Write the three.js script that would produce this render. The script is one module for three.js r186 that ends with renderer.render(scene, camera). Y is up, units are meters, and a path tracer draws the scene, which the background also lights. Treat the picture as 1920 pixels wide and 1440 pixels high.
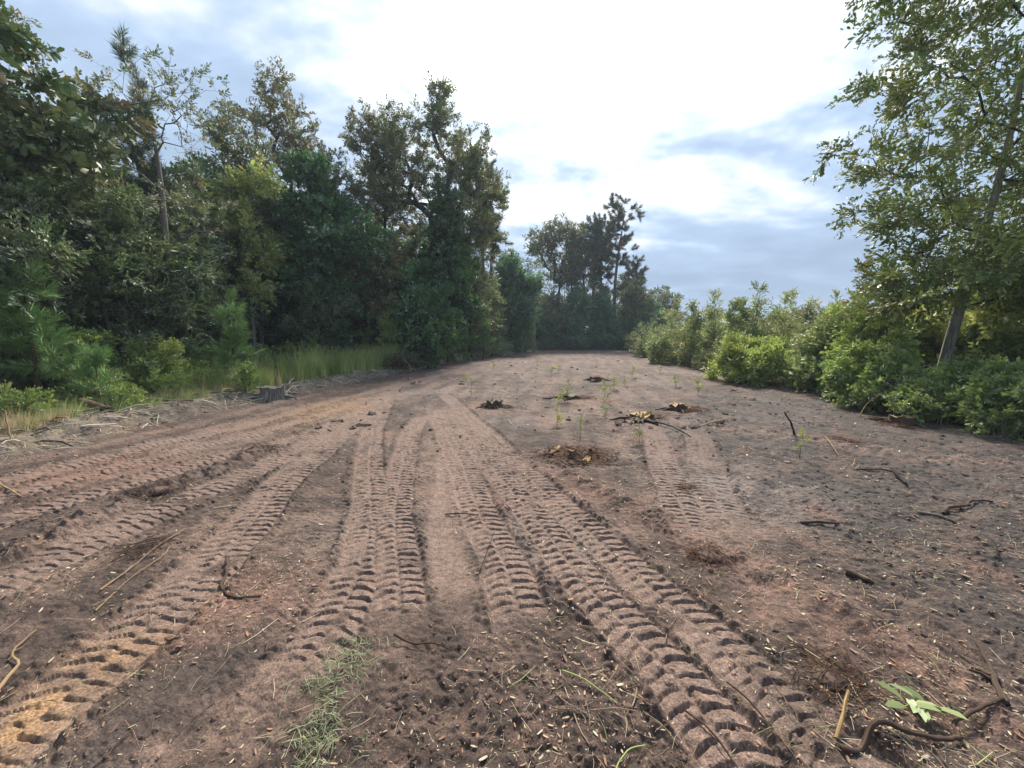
import * as THREE from 'three';

// ---------------------------------------------------------------- camera, sky, sun, exposure
const scene = new THREE.Scene();
const camera = new THREE.PerspectiveCamera(90, 4 / 3, 0.05, 1200);
camera.position.set(0, 1.6, 0);
camera.rotation.x = -Math.atan(0.125);
const renderer = new THREE.WebGLRenderer({ antialias: true });
renderer.setSize(1024, 768);
renderer.toneMapping = THREE.LinearToneMapping;
renderer.toneMappingExposure = 3.75;
renderer.shadowMap.enabled = true;

const rad = Math.PI / 180;
const sunAz = 11 * rad, sunEl = 43 * rad;
const sunDir = new THREE.Vector3(Math.sin(sunAz) * Math.cos(sunEl), Math.sin(sunEl), -Math.cos(sunAz) * Math.cos(sunEl));
const sun = new THREE.DirectionalLight(new THREE.Color(1.0, 0.92, 0.8), 2.0);
sun.position.copy(sunDir).multiplyScalar(120);
sun.castShadow = true;
sun.shadow.radius = 22;
sun.shadow.mapSize.set(4096, 4096);
Object.assign(sun.shadow.camera, { left: -45, right: 45, top: 45, bottom: -45, near: 1, far: 300 });
scene.add(sun, sun.target);

// ---------------------------------------------------------------- small maths
const clamp = (v, a = 0, b = 1) => (v < a ? a : v > b ? b : v);
const lerp = (a, b, t) => a + (b - a) * t;
const ss = (a, b, x) => { const t = clamp((x - a) / (b - a)); return t * t * (3 - 2 * t); };
const mulberry = (s) => () => { s = (s + 0x6d2b79f5) | 0; let t = Math.imul(s ^ (s >>> 15), 1 | s); t = (t + Math.imul(t ^ (t >>> 7), 61 | t)) ^ t; return ((t ^ (t >>> 14)) >>> 0) / 4294967296; };
const V = (x = 0, y = 0, z = 0) => new THREE.Vector3(x, y, z);
const perm = new Uint8Array(512);
{ const r = mulberry(77), a = Array.from({ length: 256 }, (_, i) => i); for (let i = 255; i > 0; i--) { const j = (r() * (i + 1)) | 0; [a[i], a[j]] = [a[j], a[i]]; } for (let i = 0; i < 512; i++) perm[i] = a[i & 255]; }
const gx = new Float32Array(256), gy = new Float32Array(256);
for (let i = 0; i < 256; i++) { gx[i] = Math.cos(i * 2.39996); gy[i] = Math.sin(i * 2.39996); }
function n2(x, y, per = 256) {                                       // gradient noise, about -1..1, repeating after per cells
  const fx = Math.floor(x), fy = Math.floor(y), u = x - fx, v = y - fy;
  const a = ((fx % per) + per) % per & 255, b = ((fy % per) + per) % per & 255, a1 = (a + 1) % per & 255, b1 = (b + 1) % per & 255;
  const g = (i, j, dx, dy) => { const k = perm[perm[i] + j]; return gx[k] * dx + gy[k] * dy; };
  const s = u * u * u * (u * (u * 6 - 15) + 10), t = v * v * v * (v * (v * 6 - 15) + 10);
  return lerp(lerp(g(a, b, u, v), g(a1, b, u - 1, v), s), lerp(g(a, b1, u, v - 1), g(a1, b1, u - 1, v - 1), s), t) * 1.5;
}
function fbm(x, y, oct = 4, gain = 0.5) { let s = 0, a = 1, t = 0; for (let i = 0; i < oct; i++) { s += a * n2(x, y); t += a; a *= gain; x = x * 2.03 + 17.3; y = y * 2.03 + 5.1; } return s / t; }

// ---------------------------------------------------------------- sky: broken overcast, thin and bright where the sun stands behind it
{
  const W = 2048, Hh = 1024, d = new Float32Array(W * Hh * 4);
  const shade = [0.112, 0.147, 0.2], mid = [0.15, 0.196, 0.262], white = [0.335, 0.342, 0.35];
  for (let r = 0; r < Hh; r++) {
    const el = ((r + 0.5) / Hh - 0.5) * Math.PI, y = Math.sin(el), ce = Math.cos(el);
    for (let c = 0; c < W; c++) {
      const az = ((c + 0.5) / W - 0.5) * 2 * Math.PI, x = Math.cos(az) * ce, z = Math.sin(az) * ce, o = (r * W + c) * 4;
      let col;
      if (y < -0.02) col = [0.2, 0.19, 0.17];
      else {
        const k = 1 / (Math.max(y, 0) + 0.13), px = x * k, pz = z * k;
        const wx = n2(px * 0.9 + 3, pz * 0.9) * 0.35, wz = n2(px * 0.9, pz * 0.9 + 8) * 0.35;
        const big = fbm(px * 0.75 + wx + 2.2, pz * 1.0 + wz + 7.4, 3), fine = fbm(px * 2.3 + wx + 4, pz * 3.4 + wz, 6, 0.62);
        let t = 0.5 + 0.7 * big + 0.62 * fine;                       // 0 thick grey, 1 thin white
        const cosS = x * sunDir.x + y * sunDir.y + z * sunDir.z, ang = Math.acos(clamp(cosS, -1, 1)) / rad;
        const glow = Math.exp(-((ang / 26) ** 2)), wide = Math.exp(-((ang / 46) ** 2));
        t = clamp(t * 0.78 - 0.24 + 0.44 * wide + 0.6 * glow, -0.05, 1.7);
        const bank = ss(0.015, 0.06, y) * (1 - ss(0.13, 0.27, y)) * ss(-0.35, 0.35, fbm(px * 0.35 + 1.1, pz * 0.35 + 3.2, 2) + 0.32);
        t -= bank * 0.32;
        const a = clamp(t / 0.5), b = clamp((t - 0.42) / 0.58);
        col = [0, 1, 2].map((i) => lerp(lerp(shade[i], mid[i], a), white[i], b * b * (3 - 2 * b)));
        const boost = 1 + 1.5 * Math.max(0, t - 1.0) + 0.9 * glow * b;
        const low = 1 - ss(0.0, 0.05, y);
        col = col.map((v, i) => lerp(v * boost, [0.22, 0.255, 0.29][i], low * 0.6));
      }
      d[o] = col[0]; d[o + 1] = col[1]; d[o + 2] = col[2]; d[o + 3] = 1;
    }
  }
  const sky = new THREE.DataTexture(d, W, Hh, THREE.RGBAFormat, THREE.FloatType);
  sky.mapping = THREE.EquirectangularReflectionMapping; sky.magFilter = THREE.LinearFilter; sky.minFilter = THREE.LinearFilter; sky.needsUpdate = true;
  scene.background = sky; scene.environment = sky;
}

// ---------------------------------------------------------------- bookkeeping: names, labels, parts
const taken = {};
const numbered = (n) => { const k = taken[n] = (taken[n] ?? -1) + 1; return k ? n + '_' + String(k).padStart(3, '0') : n; };
function tag(o, label, category, group, kind) {
  o.userData = { label, category };
  if (group) o.userData.group = group;
  if (kind) o.userData.kind = kind;
  return o;
}
function base(name, label, category, [x, y, z], group) {
  const g = new THREE.Group(); g.name = numbered(name); g.position.set(x, y, z); scene.add(g);
  return tag(g, label, category, group);
}
function part(name, geometry, material, parent) {
  const m = new THREE.Mesh(geometry, material); m.name = name; m.castShadow = m.receiveShadow = true; parent.add(m); return m;
}
function solo(name, geometry, material, label, category, group) {
  const m = part(numbered(name), geometry, material, scene); return tag(m, label, category, group);
}

// geometry builder: tubes, leaves, loose triangles
class GB {
  constructor() { this.p = []; this.n = []; this.u = []; this.i = []; this.c = null; }
  get count() { return this.p.length / 3; }
  v(x, y, z, nx, ny, nz, u = 0, w = 0) { this.p.push(x, y, z); this.n.push(nx, ny, nz); this.u.push(u, w); return this.p.length / 3 - 1; }
  tube(pts, rs, sides, cap = true) {
    const k = pts.length, t = V(), up = V(), a = V(), b = V(), first = this.count; let along = 0;
    t.copy(pts[1]).sub(pts[0]).normalize(); up.set(0.31, 0.12, 0.95); if (Math.abs(up.dot(t)) > 0.9) up.set(0.9, 0.1, 0.2);
    a.copy(up).addScaledVector(t, -up.dot(t)).normalize();
    for (let i = 0; i < k; i++) {
      t.copy(pts[Math.min(i + 1, k - 1)]).sub(pts[Math.max(i - 1, 0)]).normalize();
      a.addScaledVector(t, -a.dot(t)).normalize(); b.crossVectors(t, a);
      if (i) along += pts[i].distanceTo(pts[i - 1]);
      for (let s = 0; s <= sides; s++) {
        const q = (s / sides) * 2 * Math.PI, c = Math.cos(q), d = Math.sin(q), nx = a.x * c + b.x * d, ny = a.y * c + b.y * d, nz = a.z * c + b.z * d;
        this.v(pts[i].x + nx * rs[i], pts[i].y + ny * rs[i], pts[i].z + nz * rs[i], nx, ny, nz, s / sides, along);
      }
    }
    for (let i = 0; i < k - 1; i++) for (let s = 0; s < sides; s++) { const q = first + i * (sides + 1) + s, w = q + sides + 1; this.i.push(q, q + 1, w, q + 1, w + 1, w); }
    if (cap) for (const [e, dir] of [[0, -1], [k - 1, 1]]) {
      t.copy(pts[e]).sub(pts[e ? e - 1 : 1]).normalize();
      const m = this.v(pts[e].x, pts[e].y, pts[e].z, t.x, t.y, t.z);
      for (let s = 0; s < sides; s++) { const q = first + e * (sides + 1) + s; dir > 0 ? this.i.push(m, q, q + 1) : this.i.push(m, q + 1, q); }
    }
  }
  leaf(o, dir, nrm, len, wid, wide = 0.5, full = false, droop = 0.12) {
    const sx = dir.y * nrm.z - dir.z * nrm.y, sy = dir.z * nrm.x - dir.x * nrm.z, sz = dir.x * nrm.y - dir.y * nrm.x, h = wid / 2;
    const P = (t, s, f) => this.v(o.x + dir.x * len * t + sx * s + nrm.x * f, o.y + dir.y * len * t + sy * s + nrm.y * f, o.z + dir.z * len * t + sz * s + nrm.z * f, nrm.x + sx * s * 4, nrm.y + sy * s * 4, nrm.z + sz * s * 4, s, t);
    const f = wid * 0.16, dr = -droop * len;
    if (!full) { const a = P(0, 0, 0), b = P(wide, h, f + dr * 0.3), c = P(1, 0, dr), e = P(wide, -h, f + dr * 0.3); this.i.push(a, b, c, a, c, e); }
    else {
      const a = P(0, 0, 0), b = P(wide * 0.6, h * 0.85, f), b2 = P(wide + (1 - wide) * 0.45, h * 0.95, f + dr * 0.5), m = P(0.55, 0, dr * 0.2), c = P(1, 0, dr), e2 = P(wide + (1 - wide) * 0.45, -h * 0.95, f + dr * 0.5), e = P(wide * 0.6, -h * 0.85, f);
      this.i.push(a, b, m, b, b2, m, b2, c, m, a, m, e, e, m, e2, e2, m, c);
    }
  }
  build() {
    const g = new THREE.BufferGeometry();
    g.setAttribute('position', new THREE.Float32BufferAttribute(this.p, 3)); g.setAttribute('normal', new THREE.Float32BufferAttribute(this.n, 3)); g.setAttribute('uv', new THREE.Float32BufferAttribute(this.u, 2));
    g.setIndex(this.i); g.normalizeNormals(); return g;
  }
}
function instances(name, geometry, material, list, parent, kind = 'stuff') { // list of { m: Matrix4, c: [r, g, b] }
  const im = new THREE.InstancedMesh(geometry, material, list.length), col = new THREE.Color();
  im.name = name; im.castShadow = im.receiveShadow = true;
  list.forEach((e, i) => { im.setMatrixAt(i, e.m); if (e.c) im.setColorAt(i, col.setRGB(...e.c)); });
  parent.add(im); if (kind) im.userData.kind = kind; return im;
}
const Y1 = V(0, 1, 0), Q = new THREE.Quaternion(), Q2 = new THREE.Quaternion();
function place(p, dir, roll, s) {                                     // a matrix that lays +y along dir
  Q.setFromUnitVectors(Y1, dir); Q2.setFromAxisAngle(Y1, roll); Q.multiply(Q2);
  return new THREE.Matrix4().compose(p, Q, typeof s === 'number' ? V(s, s, s) : s);
}

// ---------------------------------------------------------------- ground
function curve(pts, step = 0.12) { const c = new THREE.CatmullRomCurve3(pts.map(([x, z]) => V(x, 0, z))); return c.getSpacedPoints(Math.max(4, Math.round(c.getLength() / step))); }
// edges of the bulldozed strip: x of the left and of the right edge at each depth
const leftEdge = [[30, -6.0], [0, -6.3], [-4.7, -6.5], [-7, -6.7], [-8.5, -6.3], [-10.5, -6.0], [-13.5, -5.6], [-17, -4.7], [-26, -3.0], [-43, 3.0], [-48, 4.6], [-60, 9], [-400, 9]];
const rightEdge = [[30, 8.6], [0, 8.2], [-5.6, 7.75], [-7, 7.5], [-8.3, 7.6], [-10, 9.2], [-11.5, 9.8], [-12.7, 8.6], [-16, 9.0], [-23, 9.2], [-43, 13.7], [-48, 13.4], [-60, 9.2], [-400, 9.2]];
function edge(tab, z) { for (let i = 1; i < tab.length; i++) if (z >= tab[i][0]) { const [z0, x0] = tab[i - 1], [z1, x1] = tab[i]; return lerp(x0, x1, clamp((z - z0) / (z1 - z0))); } return tab[tab.length - 1][1]; }
// wheel tracks, each from near to far: [points, width, lug height, lug wear]
const trackList = [
  [[[-5.9, -2.9], [-5.6, -4.05], [-5.37, -5.3], [-5.02, -6.2], [-4.76, -7.4], [-4.43, -9.3], [-3.99, -11], [-3.3, -14], [-2.2, -19]], 0.42, 0.032, 0.2],
  [[[-5.2, -3.0], [-4.95, -4.1], [-4.65, -5.1], [-4.35, -6.0], [-4.0, -7.4], [-3.7, -9.0], [-3.4, -10.8]], 0.40, 0.034, 0.18],
  [[[-4.6, -2.4], [-4.4, -3.35], [-4.16, -4.05], [-3.8, -4.93], [-3.49, -5.77], [-3.21, -7.35], [-3.2, -8.66], [-3.4, -11]], 0.42, 0.036, 0.2],
  [[[-3.3, -1.2], [-3.32, -2.0], [-3.32, -2.6], [-3.26, -3.17], [-3.19, -3.67], [-3.11, -4.27], [-3.04, -4.89], [-3.0, -5.96], [-3.05, -7.87], [-3.5, -10.9], [-3.9, -14]], 0.44, 0.036, 0.28],
  [[[1.95, -2.7], [1.95, -3.2], [2.02, -3.6], [2.21, -4.13], [2.51, -4.89], [3.0, -6.1], [3.43, -7.6]], 0.40, 0.032, 0.1],
  [[[1.42, -2.5], [1.5, -2.9], [1.6, -3.4], [1.77, -4.05], [1.96, -4.89], [2.25, -5.8], [2.51, -6.9]], 0.38, 0.036, 0.1],
  [[[-1.95, -0.6], [-1.98, -1.2], [-2.0, -1.6], [-2.02, -1.98], [-2.08, -2.4], [-2.18, -2.8], [-2.32, -3.33], [-2.5, -3.95], [-2.58, -4.6], [-2.66, -5.3], [-2.8, -6.3], [-3.05, -8.0], [-3.4, -10.4]], 0.40, 0.036, 0.12],
  [[[-1.06, -1.5], [-1.0, -1.8], [-1.0, -2.1], [-1.06, -2.51], [-1.3, -3.35], [-1.8, -4.68], [-2.4, -6.5], [-2.8, -8.16], [-3.3, -10.44]], 0.34, 0.042, 0.05],
  [[[-0.6, -1.86], [-0.7, -2.2], [-0.8, -2.51], [-1.08, -3.35], [-1.34, -4.48], [-1.72, -6.56], [-1.85, -8.4]], 0.32, 0.042, 0.05],
  [[[0.1, -1.84], [0.04, -2.05], [-0.05, -2.51], [-0.3, -3.35], [-0.62, -4.68], [-1.02, -5.96], [-1.5, -7.6], [-1.9, -9]], 0.34, 0.040, 0.08],
  [[[0.92, -0.9], [0.86, -1.3], [0.78, -1.6], [0.66, -1.89], [0.48, -2.31], [0.29, -3.03], [0.02, -3.83], [-0.27, -4.68], [-0.66, -5.96], [-1.1, -7.35], [-1.5, -9]], 0.33, 0.046, 0.03],
  [[[1.42, -0.9], [1.28, -1.27], [1.2, -1.5], [1.1, -1.8], [0.9, -2.31], [0.66, -3.03], [0.37, -3.83], [0.12, -4.48], [-0.32, -5.96], [-0.77, -7.25], [-1.42, -9.16], [-2.2, -11.5]], 0.34, 0.042, 0.1],
];
const cells = new Map(), CELL = 0.5, cellKey = (i, j) => i * 4096 + j;
function addLine(pts, id, reach) {
  let s = 0;
  const c = curve(pts), total = c.reduce((a, p, i) => (i ? a + p.distanceTo(c[i - 1]) : 0), 0);
  for (let i = 0; i < c.length - 1; i++) {
    const a = c[i], b = c[i + 1], L = a.distanceTo(b), seg = { id, ax: a.x, az: a.z, dx: (b.x - a.x) / L, dz: (b.z - a.z) / L, L, s, total };
    for (let u = Math.floor((Math.min(a.x, b.x) - reach) / CELL); u <= Math.floor((Math.max(a.x, b.x) + reach) / CELL); u++)
      for (let w = Math.floor((Math.min(a.z, b.z) - reach) / CELL); w <= Math.floor((Math.max(a.z, b.z) + reach) / CELL); w++) {
        const k = cellKey(u + 2000, w + 2000); if (!cells.has(k)) cells.set(k, []); cells.get(k).push(seg);
      }
    s += L;
  }
}
trackList.forEach(([pts, w], i) => addLine(pts, i, w / 2 + 0.14));
const RIDGE = 50, SMEAR = 51, WIND = 52, RIDGE2 = 53;
addLine([[0.3, -5.3], [0.75, -4.3], [1.12, -3.6], [1.55, -2.8], [1.8, -2.35], [1.98, -1.95], [2.06, -1.66], [2.2, -1.2], [2.4, -0.6]], RIDGE, 0.4);
addLine([[-0.95, -5.4], [-0.75, -4.5], [-0.6, -3.4], [-0.46, -2.6], [-0.28, -2.1], [-0.1, -1.8]], SMEAR, 0.3);
addLine([[-3.75, -2.2], [-3.7, -3.0], [-3.75, -3.7], [-3.5, -4.6], [-3.62, -5.6], [-3.5, -6.2]], WIND, 0.4);
addLine([[7.6, -4.6], [6.3, -4.75], [5.2, -5.2], [4.4, -5.9], [3.6, -6.6]], RIDGE2, 0.45);
const near = { lines: {} };
function lines(x, z) {                                                // nearest point on each line near (x, z): distance along, signed offset
  const out = near.lines, list = cells.get(cellKey(Math.floor(x / CELL) + 2000, Math.floor(z / CELL) + 2000));
  for (const k in out) delete out[k];
  if (list) for (const g of list) {
    const px = x - g.ax, pz = z - g.az, t = px * g.dx + pz * g.dz;
    if (t < -0.06 || t > g.L + 0.06) continue;
    const lat = px * g.dz - pz * g.dx, q = out[g.id];
    if (!q || Math.abs(lat) < Math.abs(q.lat)) out[g.id] = { s: g.s + t, lat, total: g.total };
  }
  return out;
}
const PITCH = 0.082;
function lug(s, lat, half, id) {                                      // relief of a tyre print, 0 in the groove, 1 on the pad
  const col = lat < 0 ? 0 : 1, q = Math.abs(lat) / half;
  let t = s / PITCH + col * 0.5 + 0.8 * q * q - 0.25 * q + 0.2 * n2(s * 5 + id * 7, lat * 6) + 0.1 * n2(s * 14, lat * 14 + id);
  const lugNo = Math.floor(t), lh = 0.72 + 0.42 * (perm[(lugNo * 7 + id * 31 + col * 101) & 255] / 255); t -= lugNo;
  let h = t < 0.1 ? 0 : t < 0.19 ? ss(0.1, 0.19, t) : 1 - 0.3 * ss(0.3, 0.95, t);
  if (t > 0.95) h *= 1 - ss(0.95, 1, t);
  h *= 0.3 + 0.7 * ss(0.03, 0.13, q);
  return h * (1 - ss(0.86, 1.0, q)) * lh * (0.85 + 0.5 * n2(s * 16 + id, lat * 16));
}
const S = { k: 0, h: 0, pale: 0, mulch: 0, ridge: 0, smear: 0, wind: 0, rim: 0 };
function surface(x, z) {                                              // fills S
  S.k = S.h = S.pale = S.mulch = S.ridge = S.smear = S.wind = S.rim = 0;
  const l = lines(x, z);
  for (const id in l) {
    const { s, lat, total } = l[id], a = Math.abs(lat);
    if (id < 40) {
      const [, w, lh, wear] = trackList[id], half = w / 2, wob = 0.02 * n2(s * 3 + id * 11, 4), k = 1 - ss(half * 0.86, half * 1.12, a + wob);
      const cover = 1 - 0.92 * ss(0.3, 0.55, fbm(x * 2.6 + id * 5, z * 2.6, 3) + wear * 0.5), ends = ss(0, id == 4 || id == 5 ? 0.9 : 0.3, s + 0.06 * n2(lat * 20, id)) * (1 - ss(total * 0.8, total, s)) * cover, worn = 1 - 0.85 * ss(0.22, 0.8, n2(s * 1.1 + id * 3.3, lat * 2.5 + id) + 0.5 * n2(s * 4 + id, lat * 7) + wear - 0.08);
      const kk = k * ends, hh = -lh * 0.52 + lug(s, lat, half, +id) * lh * 0.58 * (0.25 + 0.75 * worn) + lh * 0.35 * (1 - worn);
      if (kk > 0) { S.h = lerp(S.h, hh, kk); S.k = Math.max(S.k, kk); }
      S.rim = Math.max(S.rim, Math.exp(-(((a - half * 1.18) / 0.05) ** 2)) * ends);
    } else if (id == RIDGE) { S.ridge = Math.max(S.ridge, Math.exp(-((lat / 0.11) ** 2))); S.mulch = Math.max(S.mulch, Math.exp(-(((lat + 0.12) / 0.26) ** 2))); }
    else if (id == RIDGE2) { S.ridge = Math.max(S.ridge, 0.8 * Math.exp(-((lat / 0.16) ** 2))); S.pale = Math.max(S.pale, Math.exp(-(((lat - 0.12) / 0.2) ** 2))); }
    else if (id == SMEAR) S.smear = Math.max(S.smear, (1 - ss(0.1, 0.2, a)) * ss(0, 0.3, s) * (1 - ss(total - 0.8, total, s)));
    else if (id == WIND) S.wind = Math.max(S.wind, Math.exp(-((lat / 0.15) ** 2)));
  }
  S.rim *= 1 - S.k;
  return S;
}
function zone(x, z) {                                                 // how much of each kind of ground lies at (x, z)
  const e = 0.35 * fbm(x * 0.9, z * 0.9, 3), L = edge(leftEdge, z), R = edge(rightEdge, z);
  const left = 1 - ss(-0.5, 0.35, x - L + e), right = ss(-0.3, 0.6, x - R + e), d = -z;
  const dark = ss(-0.35, 0.8, x - (1.95 - 0.42 * (d - 2) + 0.06 * d * d) + e * 0.8) * (1 - ss(9, 13, d)) * ss(0.2, 1.2, x);  // black topsoil, right of the ridge
  const clods = (1 - ss(1.5, 1.95, d + e * 0.5)) * ss(-0.75, -0.45, x + e * 0.3) * (1 - ss(0.62, 0.85, x + e * 0.3));
  return { left, right, dark, clods, L, R };
}
function height(x, z) {
  const d = -z, s = surface(x, z), k = s.k, hh = s.h, ridge = s.ridge, smear = s.smear, wind = s.wind, rim = s.rim, q = zone(x, z);
  let h = 0.045 * n2(x * 0.35, z * 0.35) + 0.022 * n2(x * 1.1 + 9, z * 1.1);
  const bx = x - q.L, rough = 1 + 0.55 * q.clods + 0.45 * q.dark;
  h += 0.17 * Math.exp(-(((bx + 0.3) / (bx > -0.3 ? 0.24 : 0.5)) ** 2)) * (0.6 + 0.7 * n2(x * 1.3, z * 1.3 + 5) + 0.35 * n2(x * 5, z * 5)) + 0.14 * ss(0.1, -1.0, bx) + 0.2 * ss(-1.5, -6, bx);
  h += 0.1 * ss(0.2, 2.5, x - q.R);
  const a = fbm(x * 6.5, z * 6.5, 3), b = Math.abs(n2(x * 17, z * 17)), c = Math.abs(n2(x * 39 + 5, z * 39));
  const drag = n2((x - z * 0.55) * 7, (z + x * 0.55) * 1.2) * 0.012 * q.dark;
  const rt = ss(0.6, 1.6, x), rut = rt * (0.022 * n2(x * 2.9 + 7, z * 0.7) + 0.03 * Math.abs(n2(x * 3.4, z * 2.6 + 3))) + 0.022 * n2(x * 2.4 + 30, z * 2.4) + ss(5, 9, d) * 0.035 * Math.abs(n2(x * 2.2 + 8, z * 1.3));
  let loose = rut + 0.017 * a * rough + 0.013 * (b - 0.25) * rough + 0.006 * (c - 0.25) + drag;
  loose = lerp(loose, 0.004 * a - 0.022, smear * 0.9);
  loose += 0.085 * wind * (0.55 + 0.9 * a) + 0.05 * ridge * (0.7 + 0.8 * a) + 0.02 * rim * (0.5 + 1.2 * b);
  return h + lerp(loose, hh + 0.0035 * a + 0.003 * (b - 0.25) + 0.0022 * (c - 0.25), k);
}
// soil kinds (linear reflectance)
const SOIL = { pink: [0.3, 0.2, 0.155], mid: [0.16, 0.1, 0.074], brown: [0.072, 0.046, 0.035], black: [0.066, 0.053, 0.047], grey: [0.235, 0.197, 0.178], orange: [0.43, 0.255, 0.125], red: [0.3, 0.155, 0.11], straw: [0.3, 0.245, 0.145], moss: [0.12, 0.13, 0.05], litter: [0.085, 0.06, 0.04] };
const mix3 = (a, b, t) => [a[0] + (b[0] - a[0]) * t, a[1] + (b[1] - a[1]) * t, a[2] + (b[2] - a[2]) * t];
function soil(x, z) {
  const d = -z, s = surface(x, z), k = s.k, smear = s.smear, ridge = s.ridge, pale = s.pale, mulch = s.mulch, q = zone(x, z);
  const A = fbm(x * 0.55 + 4, z * 0.4, 3), B = fbm(x * 2.1, z * 2.1 + 3, 3), C = fbm(x * 9, z * 9, 3), D = n2(x * 33, z * 33);
  let c = mix3(SOIL.brown, SOIL.mid, clamp(0.5 + 1.2 * A + 0.8 * B + 0.5 * C));
  c = mix3(c, SOIL.pink, clamp(0.2 + 0.75 * B + 0.6 * A + 0.35 * C) * 0.75);
  c = mix3(c, SOIL.pink, ss(8, 20, d) * 0.2);
  c = mix3(c, SOIL.brown, ss(6, 12, d) * clamp(1.4 * fbm(x * 0.8 + 60, z * 0.45, 4) - 0.05) * 0.6);
  c = mix3(c, SOIL.grey, clamp(1.5 * n2(x * 0.5 + 31, z * 0.5) - 0.25) * 0.55);
  c = mix3(c, SOIL.red, clamp(1.6 * n2(x * 0.7 + 11, z * 0.7 + 2) - 0.55) * 0.7);
  const run = fbm((x + z * 0.12) * 2.6 + 20, z * 0.32, 4);
  c = mix3(c, SOIL.brown, clamp(2.3 * run - 0.04) * 0.85 * ss(2.5, 6, d)); c = mix3(c, SOIL.pink, clamp(-1.9 * run - 0.12) * 0.7 * ss(2.5, 6, d));
  const strk = fbm((x - z * 0.55) * 3.2, (z + x * 0.55) * 0.5 + 9, 3), blk = mix3(mix3(SOIL.black, SOIL.mid, clamp(0.16 + 0.8 * B + 0.5 * C)), SOIL.grey, clamp(1.3 * strk - 0.15) * 0.5);
  c = mix3(c, mix3(blk, SOIL.grey, clamp(0.9 * n2(x * 0.9, z * 0.9 + 40) - 0.15) * 0.6), q.dark * 0.9);
  c = mix3(c, mix3(SOIL.brown, SOIL.mid, clamp(0.3 + C)), q.clods * 0.85);
  c = mix3(c, mix3(SOIL.pink, SOIL.mid, clamp(0.05 + 0.5 * B + 0.5 * C)), k * 0.9 * (1 - q.dark * 0.45) * clamp(0.95 + 0.9 * B));
  c = mix3(c, SOIL.pink, smear * 0.75);
  c = mix3(c, SOIL.mid, ridge * 0.5);
  c = mix3(c, SOIL.red, clamp(mulch * (0.35 + 0.9 * C)) * 0.6);
  c = mix3(c, SOIL.pink, clamp(pale * (0.6 + 1.1 * C)) * 0.8);
  c = mix3(c, mix3(SOIL.grey, SOIL.pink, 0.35), clamp(1.1 * Math.exp(-(((x - 2.45) / 0.6) ** 2 + ((z + 4.0) / 0.75) ** 2)) * (0.75 + 1.2 * B + 0.6 * C)));
  c = mix3(c, SOIL.grey, clamp(0.9 * Math.exp(-(((x - 4.2) / 0.9) ** 2 + ((z + 3.6) / 0.4) ** 2)) * (0.5 + 1.4 * strk)) * 0.6);
  const lit = fbm(x * 3.1 + 50, z * 2.2, 4); c = mix3(c, SOIL.black, clamp(2.2 * lit - 0.25) * 0.6 * ss(0.6, 1.8, x) * (1 - k)); c = mix3(c, SOIL.red, clamp(2.0 * fbm(x * 2.3, z * 1.9 + 70, 4) - 0.35) * 0.5 * ss(0.4, 1.5, x) * (1 - k));
  const or = Math.exp(-(((x + 2.0 + 0.06 * B) / 0.17) ** 2)) * (1 - ss(1.7, 2.1, d + 0.3 * B + 0.15 * C));
  c = mix3(c, SOIL.orange, clamp(or * (0.75 + 0.9 * B + 0.7 * C)));
  c = mix3(c, SOIL.orange, clamp(0.8 * Math.exp(-((x + 4.1) ** 2 + (d - 8.4) ** 2 * 0.35) * 1.4) * (0.6 + C)));
  c = mix3(c, SOIL.red, clamp(0.7 * Math.exp(-((x + 4.9) ** 2 + (d - 4.4) ** 2) * 2.2) * (0.7 + C)));
  const veg = mix3(mix3(SOIL.grey, SOIL.straw, clamp(0.5 + 1.5 * C)), mix3(SOIL.straw, SOIL.moss, clamp(0.45 + 0.9 * B)), ss(-0.5, -1.4, x - q.L + 0.3 * B)), forest = SOIL.litter;
  c = mix3(c, mix3(veg, forest, ss(-1.8, -4.2, x - q.L)), q.left);
  c = mix3(c, mix3(SOIL.litter, SOIL.moss, clamp(0.3 + B)), q.right);
  const g = 1 + 0.24 * D + 0.22 * C;
  return [c[0] * g, c[1] * g, c[2] * g];
}
function noiseTexture(n, f, srgb) {
  const d = new Uint8Array(n * n * 4);
  for (let y = 0; y < n; y++) for (let x = 0; x < n; x++) { const v = f(x / n, y / n), o = (y * n + x) * 4; for (let k = 0; k < 3; k++) d[o + k] = clamp(Array.isArray(v) ? v[k] : v) * 255; d[o + 3] = 255; }
  const t = new THREE.DataTexture(d, n, n); t.wrapS = t.wrapT = THREE.RepeatWrapping; t.magFilter = THREE.LinearFilter; t.minFilter = THREE.LinearMipmapLinearFilter; if (srgb) t.colorSpace = THREE.SRGBColorSpace; t.needsUpdate = true; return t;
}
const pf = (x, y, p, oct = 4, gain = 0.55) => { let s = 0, a = 1, t = 0; for (let i = 0; i < oct; i++) { s += a * n2(x * p, y * p, p); t += a; a *= gain; p = p * 2; if (p > 256) break; } return s / t; };
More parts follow.
